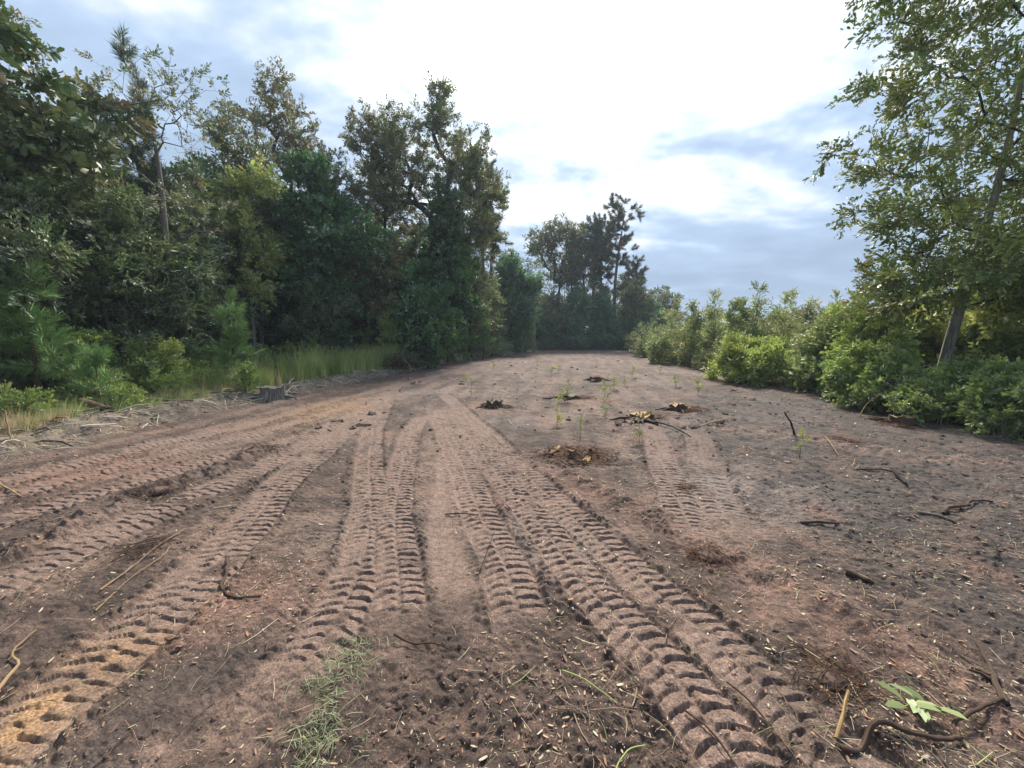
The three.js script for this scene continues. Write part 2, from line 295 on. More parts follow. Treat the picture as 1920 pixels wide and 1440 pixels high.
{
  const grainC = noiseTexture(1024, (u, v) => { const g = 0.8 + 0.42 * pf(u, v, 32, 4, 1.1) + 0.2 * pf(u, v + 0.37, 200, 1), bit = pf(u + 0.2, v, 128, 1) > 0.6 ? 0.2 : 0; return [g + bit, g + bit * 0.9, g + bit * 0.7]; }, true);
  const grainB = noiseTexture(1024, (u, v) => 0.5 + 0.5 * pf(u, v, 32, 4, 1.0));
  const mat = new THREE.MeshStandardMaterial({ color: 0xffffff, vertexColors: true, roughness: 0.95, map: grainC, bumpMap: grainB, bumpScale: 0.006 });
  const zs = []; let d = -40; const step = (v) => (v < -4 ? 4 : v < 0 ? 0.5 : v < 0.85 ? 0.06 : v < 50 ? Math.max(0.0075, 0.00068 * v * v) : v * 0.22);
  while (d < 420) { zs.push(d); d += step(d); }
  const inner = 680, ext = [0.06, 0.16, 0.3, 0.5, 0.8, 1.2, 1.7, 2.4, 3.3, 4.5, 6, 8, 11, 15, 22, 40, 90, 200], us = [];
  for (const e of [...ext].reverse()) us.push([-1, -e]);
  for (let i = 0; i <= inner; i++) us.push([(i / inner) * 2 - 1, 0]);
  for (const e of ext) us.push([1, e]);
  const nx = us.length, nz = zs.length, P = new Float32Array(nx * nz * 3), C = new Float32Array(nx * nz * 3), UV = new Float32Array(nx * nz * 2), I = new Uint32Array((nx - 1) * (nz - 1) * 6);
  let q = 0;
  for (let j = 0; j < nz; j++) {
    const w = 1.36 * (Math.max(zs[j], 0.85) + 0.4);
    for (let i = 0; i < nx; i++) {
      const k = j * nx + i, x = us[i][0] * w + us[i][1], z = -zs[j], c = soil(x, z);
      P[k * 3] = x; P[k * 3 + 1] = height(x, z); P[k * 3 + 2] = z;
      C[k * 3] = c[0]; C[k * 3 + 1] = c[1]; C[k * 3 + 2] = c[2];
      UV[k * 2] = x / 1.7; UV[k * 2 + 1] = z / 1.7;
      if (i < nx - 1 && j < nz - 1) { I[q++] = k; I[q++] = k + 1; I[q++] = k + nx; I[q++] = k + 1; I[q++] = k + nx + 1; I[q++] = k + nx; }
    }
  }
  const g = new THREE.BufferGeometry();
  g.setAttribute('position', new THREE.BufferAttribute(P, 3)); g.setAttribute('color', new THREE.BufferAttribute(C, 3)); g.setAttribute('uv', new THREE.BufferAttribute(UV, 2)); g.setIndex(new THREE.BufferAttribute(I, 1));
  g.computeVertexNormals();
  const m = solo('ground', g, mat, 'bare brown churned dirt with wheel tracks between wooded edges', 'ground'); m.userData.kind = 'structure';
}

// ---------------------------------------------------------------- plants: materials and sprays of leaves
const leafMat = (r = 0.88, t = 0.5) => new THREE.MeshPhysicalMaterial({ color: 0xffffff, roughness: r, transmission: t, thickness: 0, side: THREE.DoubleSide, ior: 1.4, clearcoat: 0.3, clearcoatRoughness: 0.4 });
const LEAF = leafMat(), NEEDLE = leafMat(0.85, 0.15), GLOSSY = leafMat(0.8, 0.25);
const barkTex = (dark, light, f) => noiseTexture(256, (u, v) => { const a = 0.5 + 0.5 * pf(u * 1, v * 0.25, 16, 3, 0.7), b = 0.5 + 0.6 * pf(u + 0.3, v, 4, 2), t = clamp(a * 0.75 + b * 0.35 - 0.1); return dark.map((c, i) => lerp(c, light[i], t)); }, true);
const barkBump = noiseTexture(256, (u, v) => 0.5 + 0.5 * pf(u, v * 0.25, 16, 3, 0.7));
const bark = (dark, light) => { const m = barkTex(dark, light), b = barkBump.clone(); for (const t of [m, b]) t.repeat.set(1, 0.8); return new THREE.MeshStandardMaterial({ map: m, bumpMap: b, bumpScale: 0.012, roughness: 0.95 }); };
const BARK = { dark: bark([0.15, 0.13, 0.11], [0.36, 0.32, 0.27]), grey: bark([0.27, 0.25, 0.23], [0.6, 0.57, 0.53]), pale: bark([0.2, 0.18, 0.16], [0.85, 0.83, 0.79]), pine: bark([0.28, 0.21, 0.17], [0.6, 0.51, 0.45]), brown: bark([0.22, 0.15, 0.1], [0.46, 0.35, 0.26]) };

function spray({ seed, n, len, wid, twig, wide = 0.5, full = false, flat = 0.5, r = 0.004, side = 0 }) {
  const R = mulberry(seed), g = new GB();
  g.tube([V(0, -0.04, 0), V(0.02 * twig, twig * 0.5, 0.03 * twig), V(-0.03 * twig, twig, 0)], [r, r * 0.7, r * 0.35], 3, false);
  const twigs = [[V(0, 0, 0), V(0, 1, 0), twig]];
  for (let k = 0; k < side; k++) {
    const a = R() * 6.28, t = 0.15 + 0.6 * (k / side), dv = V(Math.cos(a) * 0.8, 0.75, Math.sin(a) * 0.8 * (1 - flat * 0.6)).normalize(), L = twig * (0.35 + 0.3 * R());
    const o = V(0, twig * t, 0); g.tube([o, o.clone().addScaledVector(dv, L)], [r * 0.6, r * 0.3], 3, false); twigs.push([o, dv, L]);
  }
  for (let i = 0; i < n; i++) {
    const [o, d, L] = twigs[i % twigs.length], t = 0.12 + 0.88 * ((Math.floor(i / twigs.length) + R()) / Math.ceil(n / twigs.length)), a = i * 2.4 + R() * 1.2;
    const out = V(Math.cos(a), 0, Math.sin(a) * (1 - 0.6 * flat)).multiplyScalar(0.9).addScaledVector(d, 0.55 + 0.5 * t).add(V((R() - 0.5) * 0.5, (R() - 0.5) * 0.5, (R() - 0.5) * 0.5)).normalize();
    const nn = V((R() - 0.5) * 1.3, (R() - 0.5) * 1.3, 1 + (R() - 0.5) * 0.6 * (1.4 - flat)).addScaledVector(V(R() - 0.5, R() - 0.5, R() - 0.5), 1.1 - flat); nn.addScaledVector(out, -nn.dot(out)).normalize();
    const s = 0.65 + 0.6 * R();
    g.leaf(o.clone().addScaledVector(d, L * t), out, nn, len * s, wid * s * (0.85 + 0.3 * R()), wide, full, 0.05 + 0.3 * R());
  }
  return g.build();
}
function tuft({ seed, n, len, w, twig, spread = 1 }) {                 // pine shoot: long needles round a twig
  const R = mulberry(seed), g = new GB();
  g.tube([V(0, -0.03, 0), V(0, twig, 0)], [w * 1.5, w], 3, false);
  for (let i = 0; i < n; i++) {
    const a = i * 2.4 + R(), t = i / n, out = V(Math.cos(a) * spread * (1.1 - 0.75 * t), 0.35 + 0.9 * t, Math.sin(a) * spread * (1.1 - 0.75 * t)).normalize(), nn = V(R() - 0.5, R() - 0.5, R() - 0.5); nn.addScaledVector(out, -nn.dot(out)).normalize();
    g.leaf(V(0, twig * t, 0), out, nn, len * (0.7 + 0.45 * R()), w, 0.45, false, 0.1 + 0.2 * R());
  }
  return g.build();
}
const SPECIES = {
  bigleaf: { geo: spray({ seed: 1, n: 18, len: 0.2, wid: 0.1, twig: 0.5, full: true, flat: 0.3, wide: 0.55 }), mat: GLOSSY, cols: [[0.06, 0.09, 0.028], [0.035, 0.06, 0.02], [0.1, 0.1, 0.04], [0.11, 0.085, 0.05]] },
  oak: { geo: spray({ seed: 2, n: 34, len: 0.14, wid: 0.065, twig: 0.6, wide: 0.55, side: 3 }), mat: LEAF, cols: [[0.07, 0.085, 0.03], [0.05, 0.075, 0.024], [0.1, 0.095, 0.038], [0.085, 0.06, 0.032]] },
  brownoak: { geo: spray({ seed: 3, n: 30, len: 0.14, wid: 0.065, twig: 0.65, wide: 0.55, side: 3 }), mat: LEAF, cols: [[0.095, 0.085, 0.036], [0.08, 0.085, 0.032], [0.065, 0.08, 0.028], [0.115, 0.08, 0.038]] },
  small: { geo: spray({ seed: 4, n: 48, len: 0.095, wid: 0.045, twig: 0.6, flat: 0.9, side: 4 }), mat: LEAF, cols: [[0.065, 0.095, 0.033], [0.05, 0.08, 0.026], [0.095, 0.12, 0.045], [0.085, 0.085, 0.04]] },
  maple: { geo: spray({ seed: 5, n: 34, len: 0.15, wid: 0.12, twig: 0.6, side: 3, flat: 0.7 }), mat: LEAF, cols: [[0.036, 0.085, 0.026], [0.048, 0.1, 0.028], [0.03, 0.065, 0.02], [0.065, 0.12, 0.034]] },
  yellow: { geo: spray({ seed: 6, n: 32, len: 0.15, wid: 0.075, twig: 0.6, side: 3 }), mat: LEAF, cols: [[0.17, 0.2, 0.05], [0.11, 0.15, 0.04], [0.24, 0.22, 0.06], [0.09, 0.12, 0.035]] },
  water: { geo: spray({ seed: 7, n: 40, len: 0.09, wid: 0.036, twig: 0.55, wide: 0.74, full: true, side: 4, flat: 0.4, r: 0.0035 }), mat: GLOSSY, cols: [[0.1, 0.13, 0.03], [0.075, 0.105, 0.025], [0.15, 0.165, 0.038], [0.115, 0.105, 0.045]] },
  shrub: { geo: spray({ seed: 8, n: 32, len: 0.12, wid: 0.065, twig: 0.5, side: 4, flat: 0.4 }), mat: LEAF, cols: [[0.125, 0.17, 0.04], [0.09, 0.135, 0.032], [0.175, 0.2, 0.05], [0.1, 0.115, 0.036]] },
  sage: { geo: spray({ seed: 9, n: 34, len: 0.13, wid: 0.06, twig: 0.6, side: 4, flat: 0.3 }), mat: LEAF, cols: [[0.12, 0.155, 0.05], [0.095, 0.13, 0.04], [0.17, 0.18, 0.055], [0.15, 0.125, 0.055]] },
  lime: { geo: spray({ seed: 10, n: 34, len: 0.12, wid: 0.06, twig: 0.55, side: 3, flat: 0.4 }), mat: LEAF, cols: [[0.16, 0.195, 0.042], [0.12, 0.165, 0.038], [0.21, 0.22, 0.05], [0.1, 0.13, 0.036]] },
  far: { geo: spray({ seed: 11, n: 30, len: 0.24, wid: 0.13, twig: 0.9, side: 4, flat: 0.4, r: 0.008 }), mat: LEAF, cols: [[0.08, 0.095, 0.036], [0.055, 0.08, 0.03], [0.115, 0.1, 0.04], [0.065, 0.085, 0.035]] },
  fargreen: { geo: spray({ seed: 12, n: 34, len: 0.2, wid: 0.12, twig: 0.9, side: 4, flat: 0.4, r: 0.006 }), mat: LEAF, cols: [[0.06, 0.12, 0.05], [0.045, 0.095, 0.04], [0.085, 0.13, 0.05], [0.05, 0.085, 0.04]] },
  pine: { geo: tuft({ seed: 13, n: 46, len: 0.24, w: 0.012, twig: 0.3 }), mat: NEEDLE, cols: [[0.055, 0.085, 0.04], [0.04, 0.07, 0.03], [0.08, 0.095, 0.045], [0.07, 0.07, 0.04]] },
  farpine: { geo: tuft({ seed: 14, n: 40, len: 0.42, w: 0.045, twig: 0.5 }), mat: NEEDLE, cols: [[0.055, 0.075, 0.04], [0.045, 0.065, 0.034], [0.08, 0.085, 0.045], [0.07, 0.065, 0.04]] },
  youngpine: { geo: tuft({ seed: 15, n: 64, len: 0.21, w: 0.0065, twig: 0.22, spread: 0.85 }), mat: NEEDLE, cols: [[0.1, 0.17, 0.05], [0.075, 0.135, 0.04], [0.13, 0.2, 0.06], [0.085, 0.15, 0.045]] },
};
// ---------------------------------------------------------------- trees: a skeleton grown to points in the crown, leaf sprays on its ends
function grow(R, trunk, lobes, opt) {
  const N = trunk.map((p, i) => ({ p, par: i - 1, path: i ? 0.2 * i : 0, r: 0 }));
  const T = [];
  for (const [cx, cy, cz, rx, ry, rz, n] of lobes) for (let i = 0; i < n; i++) {
    const a = R() * 6.283, u = R() * 2 - 1, q = Math.sqrt(1 - u * u), f = Math.pow(R(), 1 / 2.4);
    T.push(V(cx + rx * f * q * Math.cos(a), cy + ry * f * u, cz + rz * f * q * Math.sin(a)));
  }
  const axis = (t) => { let m = 1e9; for (const q of trunk) m = Math.min(m, q.distanceToSquared(t)); return m; };
  const order = T.filter((t) => t.y > 0.05).map((t) => [axis(t), t]).sort((a, b) => a[0] - b[0]).map((e) => e[1]), tips = [], first = opt.first ?? 0.25;
  for (const t of order) {
    let best = -1, cost = 1e9;
    for (let i = 0; i < N.length; i++) {
      const q = N[i].p; if (i < trunk.length * first && i < trunk.length - 1) continue;
      const dx = t.x - q.x, dy = t.y - q.y, dz = t.z - q.z, d = Math.sqrt(dx * dx + dy * dy + dz * dz);
      const c = d * (1 + (opt.rise ?? 0.9) * Math.max(0, -dy / d + 0.15)) + 0.16 * N[i].path;
      if (c < cost) { cost = c; best = i; }
    }
    const from = N[best].p, d = from.distanceTo(t), k = Math.max(1, Math.round(d / (opt.step ?? 0.45))); let par = best;
    for (let j = 1; j <= k; j++) {
      const f = j / k, p = from.clone().lerp(t, f); p.y += (opt.arch ?? 0.1) * d * Math.sin(f * Math.PI) ; const w = 0.09 * d / k;
      if (j < k) p.add(V((R() - 0.5) * w * 3, (R() - 0.5) * w * 3, (R() - 0.5) * w * 3));
      N.push({ p, par, path: N[par].path + d / k, r: 0 }); par = N.length - 1;
    }
    tips.push(par);
  }
  const tip = opt.tip ?? 0.005;
  for (let i = N.length - 1; i >= 0; i--) { N[i].r = Math.max(tip, Math.pow(N[i].r, 1 / 2.3)); if (i) N[N[i].par].r += Math.pow(N[i].r, 2.3); }
  const r0 = N[0].r; for (const q of N) q.r = tip + (q.r - tip) * (opt.radius - tip) / Math.max(r0 - tip, 1e-6);
  return { N, tips };
}
function limbs(N, trunkCount, minR, most) {                          // tubes: the trunk, then every other chain
  const kids = N.map(() => []); for (let i = 1; i < N.length; i++) kids[N[i].par].push(i);
  const trunk = new GB(), boughs = new GB(), own = new Map(), stack = [[-1, 0, null]];
  const big = []; for (let i = 1; i < N.length; i++) if (N[i].par < trunkCount && i >= trunkCount) big.push(i);
  big.sort((a, b) => N[b].r - N[a].r).slice(0, most).forEach((i) => own.set(i, new GB()));
  while (stack.length) {
    const [par, start, mine] = stack.pop(), g = own.get(start) ?? mine, pts = [], rs = []; let i = start;
    if (par >= 0) { pts.push(N[par].p); rs.push(Math.min(N[par].r, N[start].r * 1.25)); }
    while (i >= 0) {
      pts.push(N[i].p); rs.push(N[i].r);
      const c = kids[i]; if (!c.length) { i = -1; continue; }
      let b = c[0]; if (i < trunkCount - 1) b = i + 1; else for (const q of c) if (N[q].r > N[b].r) b = q;
      for (const q of c) if (q !== b) stack.push([i, q, start === 0 ? null : g]);
      i = b;
    }
    if (pts.length < 2) continue;
    const top = start === 0 ? trunk : g ?? boughs;
    if (start !== 0 && rs[0] < minR) continue;
    const r = rs[start === 0 ? 0 : 1] ?? rs[0];
    if (start === 0) rs[0] *= 1.35;
    top.tube(pts, rs, start === 0 ? 9 : r > 0.05 ? 6 : r > 0.02 ? 4 : 3, start === 0);
  }
  return [trunk, boughs, [...own.values()].filter((q) => q.count)];
}
const tmp = V(), DENSITY = { oak: 0.62, brownoak: 0.7, far: 0.95, fargreen: 0.95, water: 0.42, bigleaf: 0.7, small: 0.72, farpine: 0.95, maple: 0.75 };
function tree(o) {
  const R = mulberry(o.seed), sp = SPECIES[o.sp], h = o.h, th = o.trunkTop ?? h * 0.8, lean = o.lean ?? [0, 0], nT = Math.max(5, Math.round(th / 0.55)), trunk = [];
  const b1 = R() * 6.28, b2 = R() * 6.28, bend = o.bend ?? 0.03;
  for (let i = 0; i <= nT; i++) { const f = i / nT; trunk.push(V(lean[0] * f + bend * th * Math.sin(f * 4 + b1) * f, -0.15 + (th + 0.15) * f, lean[1] * f + bend * th * Math.sin(f * 5 + b2) * f)); }
  const den = DENSITY[o.sp] ?? 0.85, lobes = (o.lobes ?? lobesFor(R, o)).map((l) => [...l.slice(0, 6), Math.max(2, Math.round(l[6] * den))]);
  const { N, tips } = grow(R, trunk, lobes, { radius: o.r ?? 0.02 * h, tip: o.tip, step: o.step, rise: o.rise, arch: o.arch, first: o.first });
  if (o.taper !== 0) for (let i = 0; i < trunk.length; i++) N[i].r *= lerp(1, 0.5, (i / (trunk.length - 1)) ** 1.5);
  if (o.thin) for (let i = trunk.length; i < N.length; i++) N[i].r = Math.max(o.tip ?? 0.005, N[i].r * o.thin);
  const y0 = height(o.x, o.z), root = base(o.name, o.label, o.category ?? 'tree', [o.x, y0, o.z], o.group);
  const [tg, bg, lg] = limbs(N, trunk.length, o.minR ?? 0, o.limbs ?? (o.group || h < 2.5 ? 0 : 4));
  part('trunk', tg.build(), BARK[o.bark ?? 'grey'], root);
  for (const q of lg) part('limb', q.build(), BARK[o.bark2 ?? o.bark ?? 'grey'], root);
  if (bg.count) part('twigs', bg.build(), BARK[o.bark2 ?? o.bark ?? 'grey'], root).userData.kind = 'stuff';
  const list = [], k = o.k ?? 3, size = o.size ?? 1, droop = o.droop ?? -0.1, shift = o.shift ?? 0;
  for (const t of tips) for (let j = 0; j < k; j++) {
    if (o.bare && R() < o.bare) continue;
    const q = N[t], pr = N[q.par] ?? q, f = j === 0 ? 1 : R(), dir = tmp.copy(q.p).sub(pr.p).normalize().clone();
    if (j) dir.add(V(R() * 2 - 1, R() * 1.6 - 0.7, R() * 2 - 1).multiplyScalar(0.95));
    dir.y += droop + (R() - 0.5) * 0.3; dir.normalize();
    const p = pr.p.clone().lerp(q.p, f), c0 = sp.cols[(R() * R() * 4 + shift) % 4 | 0], c1 = sp.cols[R() * 4 | 0], m = 1.75 + 1.15 * R(), c = c0.map((v, i) => lerp(v, c1[i], 0.35) * m);
    if (p.y < 0.05) continue;
    list.push({ m: place(p, dir, R() * 6.28, size * (0.7 + 0.6 * R())), c });
  }
  if (list.length) instances('crown', sp.geo, sp.mat, list, root);
  return root;
}
function lobesFor(R, o) {                                              // uneven crown of several overlapping lobes between hb and h
  if (o.shape === 'stems') {
    const out = [], k = o.nl ?? 15;
    for (let i = 0; i < k; i++) { const a = i * 2.4 + R(), q = o.w * Math.sqrt((i + 0.3) / k), hh = o.h * (0.35 + 0.65 * R()) * (1.05 - 0.4 * (q / o.w) ** 2), r = o.w * (0.1 + 0.15 * R()); out.push([Math.cos(a) * q, hh * 0.52, Math.sin(a) * q, r, hh * 0.5, r, Math.max(4, Math.round(o.n / k * (0.5 + hh / o.h)))]); }
    return out;
  }
  const { h, w, n, shape = 'round' } = o, hb = o.hb ?? h * 0.25, H2 = (h - hb) / 2, cy = (h + hb) / 2, out = [], lean = o.lean ?? [0, 0], m = o.nl ?? 7, top = lean[0], tz = lean[1];
  for (let i = 0; i < m; i++) {
    const f = (i + 0.5) / m, y = hb + (h - hb) * f, prof = shape === 'cone' ? 1.08 - f * 0.95 : shape === 'column' ? 0.62 + 0.3 * Math.sin(f * 3.14) : shape === 'spread' ? 0.45 + 0.7 * Math.sin(Math.min(1, f * 1.15) * 2.4) : 0.5 + 0.6 * Math.sin(f * 3.14);
    const a = i * 2.4 + R(), off = w * 0.62 * (shape === 'cone' ? 0.35 : 1) * R(), rr = w * prof * (0.45 + 0.4 * R());
    out.push([Math.cos(a) * off + top * (y / h), y, Math.sin(a) * off + tz * (y / h), rr, Math.max(0.35, (h - hb) / m * (0.85 + 0.3 * R())), rr, Math.max(3, Math.round(n * prof / m))]);
  }
  if (shape === 'round' && h < 3.4) for (let i = 0; i < 5; i++) { const a = R() * 6.28, q = w * 0.75 * R(), hh = h * (0.16 + 0.16 * R()); out.push([Math.cos(a) * q, h * 0.85 + hh * 0.5, Math.sin(a) * q, w * 0.13, hh, w * 0.13, Math.max(3, Math.round(n * 0.035))]); }
  return out;
}
function another(src, label, [x, z], turn, scale, group) {             // a copy of a plant with its parts
  const c = src.clone(); c.name = numbered(src.name.replace(/_\d{3}$/, '')); scene.add(c);
  c.position.set(x, height(x, z), z); c.rotation.y = turn; typeof scale === 'number' ? c.scale.setScalar(scale) : c.scale.set(...scale);
  c.userData = { ...src.userData, label }; if (group) c.userData.group = group; else delete c.userData.group;
  return c;
}

// ---------------------------------------------------------------- the wood on the left, front row from near to far
const WOOD = 'front trees of the left wood';
tree({ name: 'broadleaf_tree', label: 'large-leaved dark tree with twin grey trunks at far left edge', x: -11.6, z: -9.5, h: 8.5, w: 2.3, hb: 2.0, n: 330, k: 3, sp: 'bigleaf', bark: 'grey', r: 0.13, seed: 101, nl: 9, droop: -0.35, lean: [-0.3, 0] });
tree({ name: 'broadleaf_tree', label: 'tallest leafy tree in the top left corner with thin brownish top twigs', x: -14.2, z: -10.6, h: 9.7, w: 1.7, hb: 3, n: 170, k: 2, sp: 'bigleaf', bark: 'grey', r: 0.13, seed: 102, shift: 2, nl: 8 });
tree({ name: 'slender_tree', label: 'thin-crowned tree with small brownish leaves behind the bare grey tree, left side', x: -13.5, z: -12.6, h: 9.5, w: 1.6, hb: 3.5, n: 230, k: 2, sp: 'brownoak', bark: 'grey', r: 0.1, seed: 103, size: 0.8, bare: 0.25 });
{
  const L = [[-1.0, 6.6, 0.2, 0.9, 1.2, 0.9, 60], [0.8, 7.0, 0, 1.0, 1.4, 0.9, 70], [0.1, 8.3, 0, 1.2, 1.0, 0.9, 90], [1.4, 8.0, 0.2, 0.9, 0.8, 0.7, 60], [-1.1, 8.0, 0, 0.8, 0.9, 0.7, 50], [0, 5.4, 0.3, 1.2, 0.8, 0.8, 40], [1.5, 4.9, 0.9, 1.2, 0.4, 0.6, 80], [2.3, 4.3, 1.2, 0.6, 0.3, 0.4, 40], [0.9, 3.9, 1.0, 0.8, 0.5, 0.5, 30]];
  tree({ name: 'bare_tree', label: 'half-dead grey tree with bare pale drooping twigs, left wood', x: -10.3, z: -11.8, h: 9.2, lobes: L, trunkTop: 7.2, thin: 0.5, sp: 'oak', bark: 'grey', bark2: 'pale', r: 0.13, tip: 0.004, seed: 104, k: 1, bare: 0.4, size: 0.5, first: 0.3, rise: 0.3, arch: 0.16, step: 0.3 });
}
tree({ name: 'pine_tree', label: 'narrow pine top rising above the bare grey tree, left wood', x: -13.6, z: -15, h: 11.1, w: 1.05, hb: 5.0, n: 190, k: 3, sp: 'pine', bark: 'pine', r: 0.11, seed: 105, shape: 'cone', droop: 0.5, shift: 1, size: 1.15 });
const dark = [
  [-10.5, -10.1, 4.9, 1.6, 106, 'low dark small-leaved tree left of the bare grey trunk, above the bright shrubs'],
  [-10.3, -11.3, 4.0, 1.6, 107, 'low grey-green small-leaved tree directly below the bare grey tree'],
  [-10.7, -12.9, 5.4, 1.35, 108, 'grey-green small-leaved tree between the bare grey trunk and the slender pale trunk'],
  [-11.0, -8.2, 4.0, 1.4, 109, 'low dark small-leaved tree at the left frame edge behind the big young pine'],
];
for (const [x, z, h, w, seed, label] of dark) tree({ name: 'understory_tree', label, x, z, h, w, hb: 0.9, n: 300, k: 3, sp: 'small', bark: 'grey', r: 0.055, seed, nl: 8, droop: -0.25, arch: 0.12, rise: 0.2, shift: seed % 2 });
tree({ name: 'slender_tree', label: 'slender pale-trunked tree with yellow-green leaves behind the standing young pine', x: -10.75, z: -16.0, h: 7.6, w: 1.5, hb: 2.8, n: 130, k: 3, sp: 'yellow', bark: 'pale', r: 0.085, seed: 110, nl: 6, first: 0.45, lean: [0.3, 0.3] });
tree({ name: 'broadleaf_tree', label: 'mid-green tree above the slender pale trunk, left of the dark green maple', x: -11.4, z: -17.6, h: 10.2, w: 1.9, hb: 3, n: 300, k: 3, sp: 'oak', bark: 'grey', r: 0.12, seed: 111 });
tree({ name: 'broadleaf_tree', label: 'sparse pale tree showing sky behind the mid-green tree, left wood', x: -13.6, z: -21.5, h: 12.2, w: 2.2, hb: 5, n: 200, k: 2, sp: 'brownoak', bark: 'grey', r: 0.13, seed: 112 });
tree({ name: 'maple_tree', label: 'dense dark green maple reaching down to the tall grass', x: -9.3, z: -18.8, h: 9.0, w: 2.7, hb: 0.6, n: 560, k: 3, sp: 'maple', bark: 'dark', r: 0.13, seed: 113, nl: 9 });
tree({ name: 'oak_tree', label: 'tall brown-leaved oak leaning left above the dark green maple', x: -10.0, z: -22.2, h: 15.2, lobes: [[-2.2, 13, 0, 1.0, 2.2, 1.2, 50], [-1.5, 11, 0, 1.5, 1.8, 1.5, 80], [-0.3, 9.5, 0.3, 1.7, 1.6, 1.6, 80], [-3.6, 12.6, 0, 1.1, 0.5, 0.8, 22], [0.6, 8.2, 0, 1.5, 1.3, 1.4, 50], [-1.5, 8, 0, 1.6, 1.2, 1.4, 50], [-3.0, 14.1, 0, 0.5, 0.9, 0.5, 14]], trunkTop: 9, lean: [-0.9, 0], sp: 'brownoak', bark: 'dark', r: 0.2, seed: 114, k: 3, first: 0.4, rise: 1.2 });
tree({ name: 'oak_tree', label: 'brown-tinged oak between the leaning brown oak and the biggest oak', x: -7.6, z: -24.4, h: 14.5, w: 2.6, hb: 5.5, n: 380, k: 3, sp: 'brownoak', bark: 'dark', r: 0.2, seed: 115, trunkTop: 9, nl: 8, shift: 1 });
tree({ name: 'oak_tree', label: 'biggest oak with dark forked limbs, left of the tall bare-stemmed pines', x: -5.2, z: -25, h: 16.3, lobes: [[-2.9, 12.3, 0, 1.9, 1.7, 2, 90], [-1.2, 13.6, 0, 1.9, 1.6, 2, 90], [0.9, 14.6, 0, 1.0, 1.7, 1.1, 60], [2.4, 12.4, 0, 1.7, 1.5, 1.9, 90], [3.7, 10.2, 0, 1.2, 1.9, 1.6, 80], [1.2, 10.6, 0.5, 2.1, 1.6, 2, 90], [-1.0, 10.4, 1, 2.0, 1.5, 1.6, 70], [-3.0, 9.8, 0, 1.5, 1.3, 1.6, 50], [3.1, 7.4, 0, 1.3, 1.4, 1.4, 60], [1.6, 8.0, 1.4, 1.6, 1.4, 1.2, 60], [0.8, 15.9, 0, 0.45, 0.7, 0.45, 14]], trunkTop: 6.2, sp: 'oak', bark: 'dark', r: 0.34, tip: 0.007, seed: 116, k: 3, first: 0.75, rise: 1.4, step: 0.6 });
[[-3.5, -31, 16.2, 'leftmost of the three tall bare-stemmed pines beside the biggest oak', 117], [-2.5, -32, 14.9, 'middle one of the three tall bare-stemmed pines beside the biggest oak', 118], [-1.9, -33, 14.7, 'rightmost of the three tall bare-stemmed pines beside the biggest oak', 119]].forEach(([x, z, h, label, seed]) =>
  tree({ name: 'pine_tree', label, x, z, h, w: 1.5, hb: h * 0.55, n: 75, k: 4, sp: 'farpine', bark: 'pine', r: 0.16, seed, trunkTop: h * 0.95, first: 0.6, droop: 0.45, size: 0.8, rise: 0.6 }));
const under = [
  [-7.4, -20.8, 5.9, 2.2, 'oak', 'dense green understory tree right of the dark green maple', 120, 0.3, 2],
  [-5.9, -22.3, 5.4, 2.1, 'maple', 'dark green low tree below the fork of the biggest oak', 121, 0.3, 0],
  [-3.9, -23.8, 9.6, 1.9, 'maple', 'fresh green tree in front of the right half of the biggest oak', 122, 0.4, 1],
  [-2.9, -27, 7.2, 1.9, 'oak', 'bushy olive tree below the tall bare-stemmed pines', 123, 0.3, 0],
  [-1.6, -30.5, 5.6, 1.8, 'sage', 'grey-green conical tree at the foot of the tall bare-stemmed pines', 124, 0.2, 0],
  [-8.6, -17.4, 3.6, 1.3, 'small', 'small dark leafy tree behind the tall grass', 125, 0.3, 1],
  [0.0, -36, 8.2, 2.3, 'fargreen', 'dark green tree left of the pale bare trunk, far end', 126, 0.3, 0],
  [-4.6, -19.6, 3.2, 1.5, 'maple', 'dark shrubby young tree beside the brush heap, left edge of the dirt', 127, 0.2, 1],
  [1.2, -38.5, 4.2, 1.7, 'sage', 'low olive tree in front of the pale bare trunk, far end', 128, 0.2, 0],
];
for (const [x, z, h, w, sp, label, seed, hb, shift] of under) tree({ name: 'understory_tree', label, x, z, h, w, hb, n: 110 + 45 * w * Math.sqrt(h), k: 3, sp, bark: 'dark', r: 0.012 * h + 0.02, seed, shift, shape: sp === 'sage' ? 'cone' : 'round', nl: 8 });
tree({ name: 'bare_tree', label: 'pale bare-trunked thin tree left of the far oak group', x: 2.3, z: -40, h: 8.6, w: 1.9, hb: 4.2, n: 110, k: 1, sp: 'far', bark: 'pale', bark2: 'grey', r: 0.1, tip: 0.012, seed: 129, bare: 0.35, size: 0.6, shift: 2 });
tree({ name: 'slender_tree', label: 'thin pale-leaved tree with lacy crown left of the far oak group', x: 0.6, z: -43, h: 10.2, w: 2.4, hb: 4, n: 170, k: 2, sp: 'far', bark: 'grey', r: 0.12, tip: 0.012, seed: 130, bare: 0.3, size: 0.65, shift: 2 });
